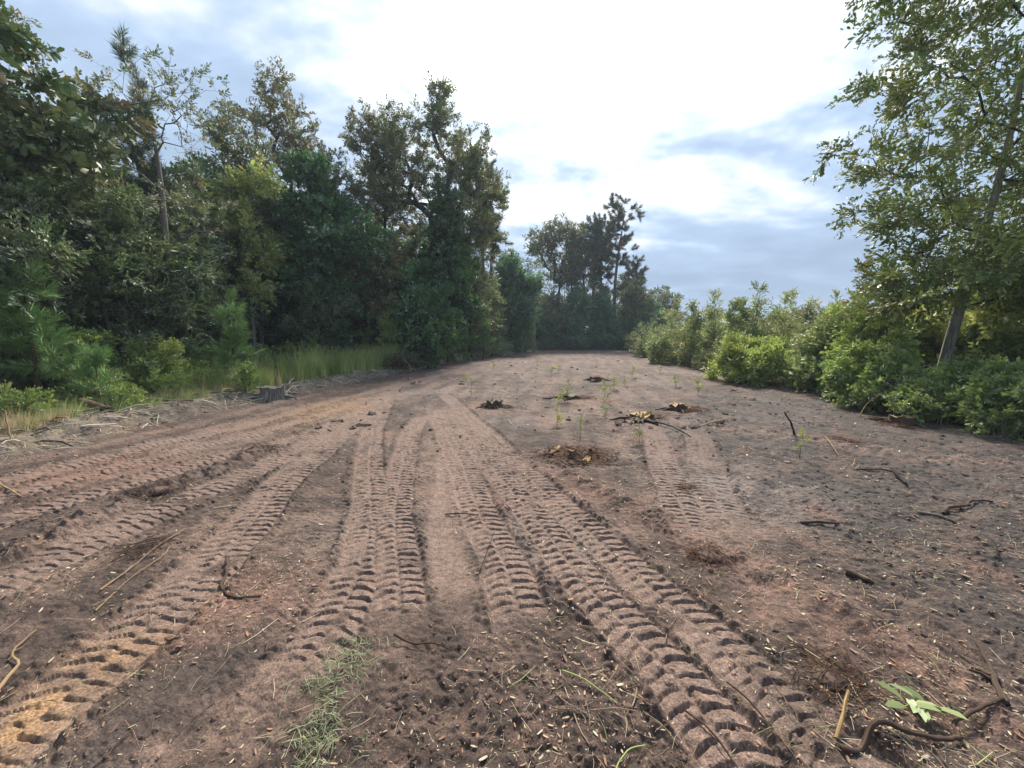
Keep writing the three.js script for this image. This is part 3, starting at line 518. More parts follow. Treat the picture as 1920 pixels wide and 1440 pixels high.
// young pines along the verge
const youngPine = (label, x, z, h, seed, w = 0.34, n = 80) => tree({ name: 'young_pine', label, category: 'young pine', x, z, h, w: h * w, hb: h * 0.28, n, k: 2, sp: 'youngpine', bark: 'brown', r: 0.012 * h + 0.008, seed, shape: 'cone', trunkTop: h * 0.93, droop: 0.75, rise: 0.9, arch: -0.06, size: 0.62 + 0.16 * h, bend: 0.01, nl: 6 });
youngPine('big bright green young pine at the left frame edge', -9.7, -7.8, 2.6, 140, 0.4, 110);
youngPine('bushy young pine low beside the big one at left', -8.6, -7.9, 1.1, 141, 0.5, 50);
youngPine('standing young pine on a bare thin stem left of the grey stump', -7.55, -10.4, 2.35, 142, 0.2, 70);
youngPine('bushy dark young pine below the bare grey tree', -10.2, -12.2, 2.0, 143, 0.36, 70);
youngPine('small young pine standing in the tall grass before the maple', -7.2, -19.0, 1.7, 144, 0.24, 46);
youngPine('dark young pine right of the brush heap', -3.6, -21.5, 2.9, 145, 0.3, 70);
youngPine('young pine at the dirt edge below the three tall pines', -2.0, -26.5, 3.2, 146, 0.28, 70);
// deeper in the wood: nothing tells these apart
{
  const R = mulberry(900), G2 = 'trees deep in the left wood', protos = [];
  const lab = 'dim tree deep in the left wood behind the front row';
  let i = 0;
  for (const [x0, z0, h] of [[-15, -6, 7.2], [-17, -10, 7.8], [-15.5, -13.5, 8.0], [-18.5, -15, 8.6], [-14, -18.5, 7.6], [-17, -20, 9], [-12.8, -24, 8.6], [-16, -27, 10], [-10.5, -26.5, 8.8], [-7.5, -28.5, 8.6], [-11.5, -31.5, 10], [-5.8, -31, 8.2], [-8, -35, 9.5], [-3.6, -36.5, 8.2], [-5.5, -41, 9.5], [-1.5, -42, 7.8], [-21, -12, 9], [-21, -19, 10.5], [-19.5, -25.5, 11], [-12, -13.6, 6], [-13.5, -9.2, 5.5], [-14.4, -17.2, 6.2], [-11.2, -20.3, 6.6], [-9.2, -24.8, 7.2], [-13.0, -21.3, 6.0], [-12.2, -18.9, 5.4], [-14.5, -4.5, 6.5], [-13, -1.5, 7], [-12.4, 2.5, 8], [-13.5, 7, 8]]) {
    const sp = ['oak', 'maple', 'small', 'oak'][i % 4];
    if (i < 4) protos.push(tree({ name: 'wood_tree', label: lab, group: G2, x: x0, z: z0, h, w: 2.3, hb: 0.7, n: [300, 300, 330, 300][i], k: 3, sp, bark: 'dark', r: 0.1, seed: 910 + i, minR: 0.009, size: sp === 'small' ? 1.35 : 1.1, nl: 9 }));
    else { const src = protos[i % 4], s = h / [7.2, 7.8, 8.0, 8.6][i % 4]; another(src, lab, [x0, z0], R() * 6.28, [s * 1.1, s, s * 1.1], G2); }
    i++;
  }
}

// ---------------------------------------------------------------- the far end of the strip
tree({ name: 'oak_tree', label: 'rounded far oak with brownish crown at the end of the strip', x: 5.9, z: -50, h: 16.0, lobes: [[-2.2, 13.2, 0, 1.9, 1.4, 2, 60], [0, 14.4, 0, 2.2, 1.6, 2.2, 80], [2.2, 13.4, 0, 1.8, 1.6, 2, 60], [-1.2, 11.4, 0, 1.6, 1.4, 1.6, 45], [1.5, 11, 0, 1.8, 1.5, 1.6, 50], [0, 9.2, 0, 1.6, 1.4, 1.5, 40], [-2.9, 12.2, 0, 1.0, 0.7, 1, 20]], trunkTop: 7.5, sp: 'far', bark: 'dark', r: 0.28, tip: 0.014, seed: 201, k: 2, first: 0.7, rise: 1.3, step: 0.8, size: 0.85, shift: 2 });
tree({ name: 'oak_tree', label: 'narrow far oak touching the right side of the rounded far oak', x: 9.4, z: -51, h: 15.2, w: 2.4, hb: 8, n: 170, k: 2, sp: 'far', bark: 'dark', r: 0.2, tip: 0.014, seed: 202, first: 0.5, size: 0.85, shift: 1 });
const farPines = [
  [10.7, -52, 16.3, 2.0, 0.6, 203, 'far pine with dense top between the far oaks and the tallest pine'],
  [13.3, -50, 17.9, 3.1, 0.58, 204, 'tallest far pine with spreading open top at the end of the strip'],
  [12.7, -55, 15.0, 1.7, 0.6, 205, 'thin far pine just left of the tallest far pine'],
  [16.2, -52, 11.0, 1.6, 0.45, 206, 'short far pine right of the tallest far pine'],
  [8.2, -54, 14.0, 1.5, 0.62, 207, 'thin far pine trunk seen through the narrow far oak'],
];
for (const [x, z, h, w, hb, seed, label] of farPines) tree({ name: 'pine_tree', label, x, z, h, w, hb: h * hb, n: 46 + 22 * w, k: 3, sp: 'farpine', bark: 'pine', r: 0.011 * h + 0.02, tip: 0.016, seed, trunkTop: h * 0.94, first: hb, droop: 0.35, shape: 'spread', rise: 0.5, shift: 3 });
const farMid = [
  [5.0, -47.5, 6.4, 2.5, 'far', 'dark low tree below the rounded far oak', 210],
  [8.2, -48, 7.2, 1.9, 'fargreen', 'green tree between the far trunks, left one', 211],
  [11.4, -47.8, 6.4, 1.9, 'fargreen', 'vine-covered green tree left of the tallest far pine trunk', 212],
  [14.6, -47.5, 7.8, 2.3, 'far', 'dark green tree right of the tallest far pine trunk', 213],
  [17.4, -49, 5.4, 2.2, 'fargreen', 'mid-height green tree at the right end of the far group', 214],
  [22.4, -58, 8.0, 3.6, 'far', 'broad round-crowned tree standing alone right of the far group', 215],
  [7.3, -53, 10.5, 2.2, 'far', 'leafy mid-height tree behind the gap between the two far oaks', 217],
  [11.7, -54, 10.2, 2.0, 'far', 'leafy mid-height tree behind the thin far pine trunks', 218],
  [15.3, -54, 9.0, 2.0, 'far', 'leafy tree filling the gap right of the tallest far pine', 219],
  [18.8, -54, 7.0, 2.2, 'far', 'lower olive tree stepping down right of the far pines', 222],
  [2.9, -45.5, 4.2, 1.9, 'fargreen', 'low green tree at the dark path opening, far left corner', 216],
];
for (const [x, z, h, w, sp, label, seed] of farMid) tree({ name: 'far_tree', label, x, z, h, w, hb: 0.4, n: 90 + 42 * w, k: 3, sp, bark: 'dark', r: 0.1, tip: 0.012, seed, minR: 0.012, size: 0.9, nl: 8 });
// low growth closing the strip
{
  const R = mulberry(777), GR = 'bushes closing the far end of the strip', lab = 'hazy blue-green bush in the row closing the far end';
  const p = tree({ name: 'far_bush', label: lab, category: 'bush', group: GR, x: 6.6, z: -45.5, h: 3.0, w: 1.4, hb: 0.1, n: 120, k: 3, shape: 'stems', droop: 0.4, sp: 'fargreen', bark: 'dark', r: 0.03, seed: 220, minR: 0.012, size: 0.62, nl: 6 });
  for (const [x, z, s] of [[8.4, -45, 0.95], [10.0, -45.6, 1.05], [11.6, -45, 0.9], [13.2, -45.4, 1.15], [14.9, -45, 1.2], [16.5, -46.5, 1.3], [3.4, -44, 0.7], [18.6, -47.5, 1.4], [4.8, -45.2, 0.8], [7.5, -46.2, 1.2], [10.8, -46.4, 1.3], [12.4, -46.4, 1.2], [9.2, -46.2, 1.1], [15.6, -44, 1.0]]) another(p, lab, [x, z], R() * 6.28, [s * 1.15, s, s], GR);
  const wl = 'dim tree of the far wood behind the far oaks and pines', W2 = 'far wood behind the strip';
  const q = tree({ name: 'far_wood_tree', label: wl, group: W2, x: 3.5, z: -60, h: 9, w: 3.2, hb: 0.6, n: 210, k: 3, sp: 'far', bark: 'dark', r: 0.14, tip: 0.014, seed: 221, minR: 0.02, nl: 8 });
  for (const [x, z, s] of [[9, -62, 0.8], [14, -61, 0.9], [18.5, -60, 0.7], [-2.5, -53, 0.95], [-6, -48, 1.0], [0.5, -55, 0.9], [26, -66, 0.62], [31, -68, 0.6], [37, -66, 0.52], [44, -64, 0.5]]) another(q, wl, [x, z], R() * 6.28, s, W2);
}
// ---------------------------------------------------------------- saplings and scrub along the right
const sap = [
  [9.3, -20, 3.3, 0.75, 'sage', 'olive sapling with a pointed top, leftmost of the pointed right-hand saplings', 230, 1],
  [10.9, -21, 3.1, 0.9, 'sage', 'dense sapling second from left among the pointed right-hand saplings', 231, 0],
  [10.75, -19, 3.5, 0.6, 'sage', 'narrow sapling just left of the darkest right-hand sapling', 232, 0],
  [12.1, -20.5, 3.2, 0.7, 'maple', 'darkest green sapling among the pointed right-hand saplings', 233, 2],
  [11.3, -18, 3.6, 0.6, 'sage', 'tallest pointed sapling right of the darkest right-hand sapling', 234, 1],
  [16.6, -22, 3.3, 1.2, 'oak', 'dark leafy sapling midway between the lime bush and the big right oak', 235, 1],
  [17.4, -21, 3.5, 0.9, 'sage', 'pointed sapling midway between the lime bush and the big right oak', 236, 0],
  [8.95, -9.9, 3.1, 0.6, 'brownoak', 'reddish-topped sapling at the left front of the big right oak', 237, 0],
];
for (const [x, z, h, w, sp, label, seed, shift] of sap) tree({ name: 'sapling', label, x, z, h, w, hb: 0.25, n: 70 + 60 * w, k: 3, sp, bark: 'brown', r: 0.028, seed, shift, shape: 'cone', droop: 0.4, size: sp === 'brownoak' ? 0.6 : 0.75, trunkTop: h * 0.95 });
const bushes = [
  ['lime bush standing out alone on the dark dirt', 8.3, -13.1, 1.75, 1.15, 'lime', 250, 260],
  ['leafy green shrub at the front corner of the big right oak', 8.45, -8.7, 1.8, 0.85, 'shrub', 251, 240],
  ['green shrub below the pale trunk of the big right oak', 8.35, -8.0, 0.95, 0.8, 'shrub', 252, 150],
  ['yellow-green shrub at the right frame edge behind the brambles', 12.8, -10.2, 2.1, 1.1, 'lime', 253, 240],
  ['lime shrub left of the big right oak shrubs, edge of the bare gap', 9.5, -11.2, 1.5, 0.7, 'lime', 254, 130],
  ['yellow shrub behind the pale trunk of the big right oak', 12.2, -11, 2.4, 1.3, 'yellow', 255, 150],
  ['tall mixed green thicket under the left side of the big right oak', 9.6, -10.6, 2.7, 1.0, 'shrub', 257, 260],
  ['olive thicket under the lowest hanging branches, left of the big right oak', 9.0, -10.9, 2.1, 0.7, 'sage', 258, 150],
  ['high leafy thicket behind the pale trunk of the big right oak', 12.6, -10.4, 4.2, 1.6, 'yellow', 259, 260],
  ['green thicket at the right frame edge beyond the yellow-green shrub', 14.2, -9.6, 4.0, 1.5, 'shrub', 270, 260],
  ['high green thicket between the reddish-topped sapling and the pale oak trunk', 11.0, -11.6, 3.3, 1.2, 'shrub', 271, 260],
  ['tall green shrub just left of the pale trunk of the big right oak', 9.1, -9.9, 2.5, 0.75, 'shrub', 256, 220],
];
for (const [label, x, z, h, w, sp, seed, n] of bushes) tree({ name: 'shrub', label, category: 'shrub', x, z, h, w, hb: 0.12, n, k: 3, sp, bark: 'brown', r: 0.03, seed, trunkTop: h * 0.6, size: 0.6 + 0.1 * h, nl: 16, shape: 'stems', first: 0.05, droop: 0.25 });
{
  const R = mulberry(555), GS = 'scrub along the right edge', gl = 'bushy olive-grey scrub shrub in the band along the right edge', g2 = 'bushy yellowish scrub shrub in the band along the right edge', g3 = 'pointed olive scrub shrub in the band along the right edge', g4 = 'dark green upright scrub shrub in the band along the right edge';
  const p1 = tree({ name: 'scrub_shrub', label: gl, category: 'shrub', group: GS, x: 9.4, z: -22.5, h: 2.6, w: 1.3, hb: 0.1, n: 150, k: 3, shape: 'stems', sp: 'sage', bark: 'brown', r: 0.03, seed: 260, size: 0.85, trunkTop: 1.3, minR: 0.006 });
  const p2 = tree({ name: 'scrub_shrub', label: g2, category: 'shrub', group: GS, x: 12.9, z: -18.6, h: 2.4, w: 1.3, hb: 0.1, n: 140, k: 3, shape: 'stems', sp: 'sage', shift: 2, bark: 'brown', r: 0.03, seed: 261, size: 0.85, trunkTop: 1.3, minR: 0.006 });
  const p3 = tree({ name: 'scrub_shrub', label: g3, category: 'shrub', group: GS, x: 14.0, z: -19.6, h: 3.3, w: 0.8, hb: 0.2, n: 110, k: 3, shape: 'cone', sp: 'sage', shift: 2, bark: 'brown', r: 0.03, seed: 262, size: 0.75, droop: 0.4, minR: 0.006 });
  const p4 = tree({ name: 'scrub_shrub', label: g4, category: 'shrub', group: GS, x: 15.6, z: -22.6, h: 3.0, w: 1.1, hb: 0.2, n: 150, k: 3, shape: 'stems', sp: 'oak', shift: 1, bark: 'brown', r: 0.03, seed: 263, size: 0.8, minR: 0.006 });
  [[10.2, -17, 0.75], [9.4, -17.6, 0.55], [11.6, -16.6, 0.85], [13.4, -15.6, 0.8], [14.9, -17, 1.05], [11.0, -14.6, 0.55], [12.6, -13.6, 0.75], [14.2, -12.6, 0.85], [15.6, -14.2, 1.0], [16.8, -16.2, 1.05], [18.8, -18.4, 1.15], [20.5, -20.5, 1.25], [15.2, -20.5, 1.1], [13.4, -23.5, 1.15], [10.2, -25.5, 1.0], [11.0, -29.5, 1.0], [12.2, -33.5, 1.05], [13.2, -37.5, 1.1], [14.6, -41.5, 1.15], [14.0, -28, 1.2], [17, -33, 1.4], [18.5, -26, 1.3], [21, -30, 1.5], [24, -25.5, 1.5], [22.5, -37, 1.6], [27, -33, 1.7], [16.6, -39.5, 1.4], [30, -42, 1.9], [23, -45, 1.8], [36, -40, 1.9], [13.2, -10.2, 0.8], [14.6, -10.8, 1.1], [17.5, -12.6, 1.2], [13.6, -7.4, 1.0], [20, -15, 1.3], [24, -19, 1.4], [13.2, -4.2, 1.1], [12.2, -5.6, 0.9]]
    .forEach(([x, z, s], i) => another([p1, p2, p3, p1, p4, p2][i % 6], [gl, g2, g3, gl, g4, g2][i % 6], [x, z], R() * 6.28, [s * 1.1, s * (0.85 + 0.35 * R()), s * 1.1], GS));
}
// the big water oak whose branches hang into the picture
tree({ name: 'oak_tree', label: 'big near oak with pale leaning trunk filling the right side', x: 10.15, z: -9.1, h: 12.5, lean: [0.9, 0.2],
  lobes: [[0.9, 3.7, 0.3, 2.2, 0.8, 2.0, 150], [0.7, 4.9, 0.3, 2.2, 0.6, 2.2, 150], [0.9, 6.1, 0.3, 2.4, 0.7, 2.4, 150], [0.9, 7.4, 0.3, 2.5, 0.6, 2.4, 130], [0.8, 8.7, 0.3, 2.6, 0.6, 2.2, 110], [1.2, 10, 0, 2.6, 0.9, 2.2, 100], [2.9, 5, 0.5, 1.9, 1.5, 2, 130], [2.9, 8, 0.5, 1.9, 1.5, 2, 100], [1, 11.4, 0, 2, 0.9, 2, 60], [-1.4, 5.3, 0.2, 1.1, 0.3, 1, 44], [-1.3, 6.7, 0.2, 1.2, 0.3, 1, 44], [-1.5, 7.9, 0.2, 1.2, 0.35, 1, 46], [-1.5, 8.9, 0.2, 1.3, 0.3, 1, 44], [-1.1, 4.1, 0.2, 0.9, 0.35, 0.9, 50], [-0.9, 3.1, 0.2, 0.9, 0.4, 0.9, 60], [0.1, 2.75, 1.2, 1.3, 0.45, 0.7, 90], [-1.4, 2.3, 0.5, 0.9, 0.5, 0.7, 90], [1.3, 2.6, 0.9, 1.2, 0.6, 0.8, 90], [-2.9, 5.4, 0.3, 0.7, 0.1, 0.25, 12], [-2.6, 4.1, 0.3, 0.6, 0.1, 0.25, 10], [-2.6, 6.7, 0.3, 0.5, 0.12, 0.3, 10], [-2.5, 8.7, 0.2, 0.7, 0.12, 0.3, 14]],
  sp: 'water', bark: 'pale', bark2: 'dark', r: 0.105, tip: 0.0045, seed: 300, k: 3, trunkTop: 10.5, first: 0.14, rise: 0.55, arch: 0.1, step: 0.4, size: 0.95, droop: -0.1 });
tree({ name: 'slender_tree', label: 'slim dark stem with few leaves right of the pale oak trunk', x: 12.0, z: -10.2, h: 6.5, w: 1.6, hb: 1.6, n: 130, k: 3, sp: 'water', bark: 'dark', r: 0.06, seed: 301, lean: [1.0, 0] });
// brambles along the right edge of the dirt
{
  const GB1 = 'brambles along the right edge of the dirt', bl = 'low dark bramble mound on the right dirt edge';
  const p = tree({ name: 'bramble', label: bl, category: 'bramble', group: GB1, x: 8.7, z: -7.2, h: 0.75, w: 0.85, hb: 0.05, n: 110, k: 3, sp: 'shrub', shift: 1, bark: 'brown', r: 0.012, tip: 0.003, seed: 310, trunkTop: 0.4, size: 0.6, nl: 5, first: 0, droop: 0.1 });
  [[8.2, -6.3, 0.85], [9.3, -6.5, 1.05], [8.5, -5.6, 0.9], [9.6, -5.4, 1.1], [9.7, -7.6, 0.9], [7.9, -7.4, 0.7], [8.7, -4.6, 1.0], [10.4, -6.4, 1.2]].forEach(([x, z, s], i) => another(p, bl, [x, z], i * 1.7, [s * 1.1, s, s * 1.1], GB1));
}
// bright shrubs on the left verge
const verge = [
  ['bright green shrub at the left frame edge beside the big young pine', -11.3, -8.6, 1.7, 0.9, 'shrub', 320, 170],
  ['bright green shrub right of the big young pine', -9.9, -9.0, 1.15, 0.8, 'shrub', 321, 160],
  ['yellow-green weed clump in front of the dark understory, left verge', -9.2, -9.9, 0.85, 0.6, 'lime', 322, 70],
  ['leafy shrub behind the bushy dark young pine, left verge', -10.9, -13.6, 1.5, 0.9, 'small', 323, 150],
  ['yellow-leaved sapling shrub behind the brush heap', -5.9, -18.6, 2.0, 0.65, 'lime', 324, 50],
  ['small green sprout in front of the grey stump', -6.55, -9.35, 0.42, 0.2, 'shrub', 325, 12],
];
for (const [label, x, z, h, w, sp, seed, n] of verge) tree({ name: 'verge_shrub', label, category: 'shrub', x, z, h, w, hb: 0.06, n, k: 3, sp, bark: 'brown', r: 0.02, seed, trunkTop: h * 0.6, size: h < 0.6 ? 0.35 : 0.62, nl: 6, first: 0, droop: 0.15 });
{
  const GV = 'low weeds along the left verge', vl = 'low leafy weed clump in the grass of the left verge', R = mulberry(606);
  const p = tree({ name: 'weed_clump', label: vl, category: 'weeds', group: GV, x: -8.6, z: -10.8, h: 0.8, w: 0.5, hb: 0.03, n: 60, k: 2, shape: 'stems', nl: 9, sp: 'shrub', bark: 'brown', r: 0.012, tip: 0.003, seed: 330, trunkTop: 0.3, size: 0.5, first: 0, droop: 0.3 });
  for (const [x, z, s] of [[-9.4, -11.6, 1.2], [-8.9, -13.2, 1.4], [-9.6, -14.6, 1.5], [-8.2, -14.9, 0.9], [-7.9, -12.4, 0.8], [-9.2, -8.4, 1.0], [-8.4, -9.2, 0.8], [-8.7, -6.6, 0.8], [-9.8, -6.2, 1.2], [-7.6, -16.8, 1.3], [-6.8, -18.4, 1.1], [-8.8, -16.4, 1.6], [-10.4, -10.9, 1.4], [-7.8, -7.6, 0.7], [-6.4, -15.2, 0.8], [-5.6, -19.6, 1.2], [-4.4, -21.4, 1.3]]) another(p, vl, [x, z], R() * 6.28, [s, s * (0.8 + 0.5 * R()), s], GV);
}

// ---------------------------------------------------------------- stumps, torn roots, logs
const woodMat = (a, b) => { const t = noiseTexture(128, (u, v) => { const k = clamp(0.5 + 0.8 * pf(u, v * 0.13, 32, 2, 0.7)); return a.map((c, i) => lerp(c, b[i], k)); }, true); return new THREE.MeshStandardMaterial({ map: t, roughness: 0.95, bumpMap: barkBump, bumpScale: 0.006 }); };
const WOOD_M = { grey: woodMat([0.22, 0.2, 0.18], [0.6, 0.57, 0.52]), orange: woodMat([0.34, 0.23, 0.17], [0.6, 0.43, 0.3]), yellow: woodMat([0.56, 0.42, 0.26], [0.8, 0.68, 0.46]), rot: woodMat([0.2, 0.15, 0.12], [0.42, 0.33, 0.26]), tan: woodMat([0.52, 0.42, 0.3], [0.76, 0.66, 0.5]), black: woodMat([0.1, 0.085, 0.075], [0.22, 0.19, 0.17]) };
const at = (x, z, y = 0) => V(x, height(x, z) + y, z);
function stumpGeo(seed, r, h, jag, flare = 0.5) {
  const R = mulberry(seed), g = new GB(), n = 22, rings = 7, prof = [];
  const lob = Array.from({ length: n + 1 }, (_, s) => n2(Math.cos((s / n) * 6.283) * 1.3 + seed, Math.sin((s / n) * 6.283) * 1.3 + seed * 0.7)), top = Array.from({ length: n + 1 }, (_, s) => 0.45 + 0.75 * n2(Math.cos((s / n) * 6.283) * 1.6 + seed * 1.3, Math.sin((s / n) * 6.283) * 1.6) + 0.25 * n2(Math.cos((s / n) * 6.283) * 5 + seed, Math.sin((s / n) * 6.283) * 5));
  for (let k = 0; k < rings; k++) {
    const f = k / (rings - 1);
    for (let s = 0; s <= n; s++) {
      const a = (s / n) * 6.283, fl = 1 + flare * Math.pow(1 - f, 3) * (1 + 1.4 * lob[s]), rr = r * fl * (1 + 0.12 * lob[s] + 0.05 * n2(s * 1.7, k * 2.1 + seed)), y = -0.08 + (h + 0.08) * f + (f > 0.8 ? jag * (top[s] - 0.4) * h : 0);
      g.v(Math.cos(a) * rr, y, Math.sin(a) * rr, Math.cos(a), 0.15, Math.sin(a), s / n * 3, y);
    }
  }
  for (let k = 0; k < rings - 1; k++) for (let s = 0; s < n; s++) { const q = k * (n + 1) + s, w = q + n + 1; g.i.push(q, w, q + 1, q + 1, w, w + 1); }
  const cap = new GB(), last = (rings - 1) * (n + 1); let prev = -1; const c = cap.v(0, h * (1 - jag * 0.55), 0, 0, 1, 0, 0.5, 0.5);
  for (let s = 0; s <= n; s++) { const q = last + s, i = cap.v(g.p[q * 3] * 0.985, g.p[q * 3 + 1] - 0.004, g.p[q * 3 + 2] * 0.985, 0, 1, 0, 0.5 + 0.5 * Math.cos((s / n) * 6.283), 0.5 + 0.5 * Math.sin((s / n) * 6.283)); if (prev >= 0) cap.i.push(c, i, prev); prev = i; }
  const bg = g.build(), cg = cap.build(); bg.computeVertexNormals(); cg.computeVertexNormals(); return [bg, cg];
}
function wiggle(R, a, b, k, amp, lift = 0) { const pts = []; for (let i = 0; i <= k; i++) { const f = i / k, p = a.clone().lerp(b, f); p.add(V((R() - 0.5) * amp, (R() - 0.5) * amp * 0.5 + lift * Math.sin(f * Math.PI), (R() - 0.5) * amp)); pts.push(p); } return pts; }
const taper = (k, r0, r1) => Array.from({ length: k + 1 }, (_, i) => lerp(r0, r1, i / k));
function shard(seed, len, w, t) { const R = mulberry(seed), g = new THREE.BoxGeometry(w, len, t, 1, 3, 1), p = g.attributes.position; for (let i = 0; i < p.count; i++) { const f = p.getY(i) / len + 0.5, k = 1 - 0.75 * f * f; p.setXYZ(i, p.getX(i) * k + (R() - 0.5) * w * 0.12 + 0.1 * len * f * f, p.getY(i) + len / 2 + (f > 0.9 ? (R() - 0.5) * len * 0.2 : 0), p.getZ(i) * k + (R() - 0.5) * t * 0.2); } g.computeVertexNormals(); return g; }
function stump(o) {
  const p = at(o.x, o.z), root = base('tree_stump', o.label, 'stump', [p.x, p.y, p.z]), R = mulberry(o.seed);
  const [bg, cg] = stumpGeo(o.seed, o.r, o.h, o.jag ?? 0.25, o.flare ?? 0.5);
  part('bark', bg, WOOD_M[o.bark ?? 'grey'], root); part('broken_top', cg, WOOD_M[o.top ?? 'tan'], root);
  for (let i = 0; i < (o.roots ?? 4); i++) {
    const a = R() * 6.28, L = o.r * (1.6 + 1.6 * R()), g = new GB(), e = V(Math.cos(a) * L, -0.03, Math.sin(a) * L); e.y = height(o.x + e.x, o.z + e.z) - p.y + 0.005;
    g.tube(wiggle(R, V(Math.cos(a) * o.r * 0.7, o.h * 0.25, Math.sin(a) * o.r * 0.7), e, 5, o.r * 0.3, 0.02), taper(5, o.r * 0.22, o.r * 0.05), 6); part('root', g.build(), WOOD_M[o.bark ?? 'grey'], root);
  }
  for (let i = 0; i < (o.splinters ?? 0); i++) {
    const a = R() * 6.28, q = o.r * (0.3 + 0.7 * R()), m = part('splinter', shard(o.seed + i, o.h * (0.5 + 0.7 * R()), o.r * (0.2 + 0.25 * R()), o.r * 0.12), WOOD_M[i % 3 ? o.top ?? 'tan' : 'yellow'], root);
    m.position.set(Math.cos(a) * q, o.h * 0.45, Math.sin(a) * q); m.rotation.set(Math.sin(a) * 0.6 * R(), a, -Math.cos(a) * 0.7 * R());
  }
  return root;
}
stump({ label: 'grey weathered stump on the left verge beside the standing young pine', x: -6.0, z: -9.55, r: 0.25, h: 0.32, seed: 401, jag: 0.35, roots: 6, flare: 0.7, top: 'grey' });
stump({ label: 'small broken grey stump between the tracks and the scattered seedlings', x: -0.4, z: -8.5, r: 0.17, h: 0.15, seed: 402, jag: 0.6, roots: 7, flare: 1.0, bark: 'rot', top: 'grey', splinters: 4 });
stump({ label: 'low grey stump half hidden by a sprig in the middle distance', x: 1.45, z: -9.7, r: 0.22, h: 0.11, seed: 403, jag: 0.6, roots: 7, flare: 1.0, bark: 'rot', top: 'grey' });
stump({ label: 'splintered stump with yellow heartwood right of centre', x: 2.5, z: -7.25, r: 0.22, h: 0.1, seed: 404, jag: 0.7, roots: 9, flare: 1.2, bark: 'rot', top: 'tan', splinters: 10 });
stump({ label: 'dark root stump with torn pale wood behind the yellow-hearted stump', x: 3.6, z: -8.2, r: 0.18, h: 0.12, seed: 405, jag: 0.7, roots: 9, flare: 1.2, bark: 'rot', top: 'tan', splinters: 6 });
stump({ label: 'sawn brown stump end at the foot of the right-hand shrubs', x: 7.2, z: -6.95, r: 0.18, h: 0.13, seed: 406, jag: 0.5, roots: 5, flare: 0.8, bark: 'rot', top: 'tan', splinters: 4 });
stump({ label: 'dark low stump far out on the strip behind the sprig', x: 3.0, z: -13.5, r: 0.22, h: 0.1, seed: 407, jag: 0.6, roots: 6, flare: 1.2, bark: 'rot', top: 'rot' });
{ // torn orange root heap
  const R = mulberry(410), p = at(0.88, -5.0), root = base('shredded_root_heap', 'heap of shredded orange roots and wood fibres right of the tracks', 'wood heap', [p.x, p.y, p.z]), g = new GB(), g2 = new GB();
  for (let i = 0; i < 260; i++) { const a = R() * 6.28, q = Math.pow(R(), 0.7), x = Math.cos(a) * q * 0.55, z = Math.sin(a) * q * 0.42, y = height(p.x + x, p.z + z) - p.y + 0.13 * (1 - q) * R() + 0.008, L = 0.05 + 0.16 * R(), b = R() * 6.28, e = V(x + Math.cos(b) * L, y + (R() - 0.45) * 0.06, z + Math.sin(b) * L), k = i % 3 ? g : g2; e.y = Math.max(e.y, height(p.x + e.x, p.z + e.z) - p.y + 0.003); k.tube(wiggle(R, V(x, y, z), e, 3, 0.03), taper(3, 0.003 + 0.006 * R(), 0.002), 3); }
  part('root_fibres', g.build(), WOOD_M.orange, root).userData.kind = 'stuff'; part('bark_fibres', g2.build(), WOOD_M.rot, root).userData.kind = 'stuff';
  for (let i = 0; i < 12; i++) { const m = part('wood_chunk', shard(420 + i, 0.09 + 0.12 * R(), 0.05 + 0.05 * R(), 0.03), WOOD_M[['orange', 'yellow', 'rot', 'orange'][i % 4]], root), a = R() * 6.28, q = R() * 0.38, x = Math.cos(a) * q - 0.1, z = Math.sin(a) * q; m.position.set(x, height(p.x + x, p.z + z) - p.y + 0.02 + 0.06 * (1 - q * 2), z); m.rotation.set(1.1 + R() * 0.7, R() * 6.28, (R() - 0.5)); }
}
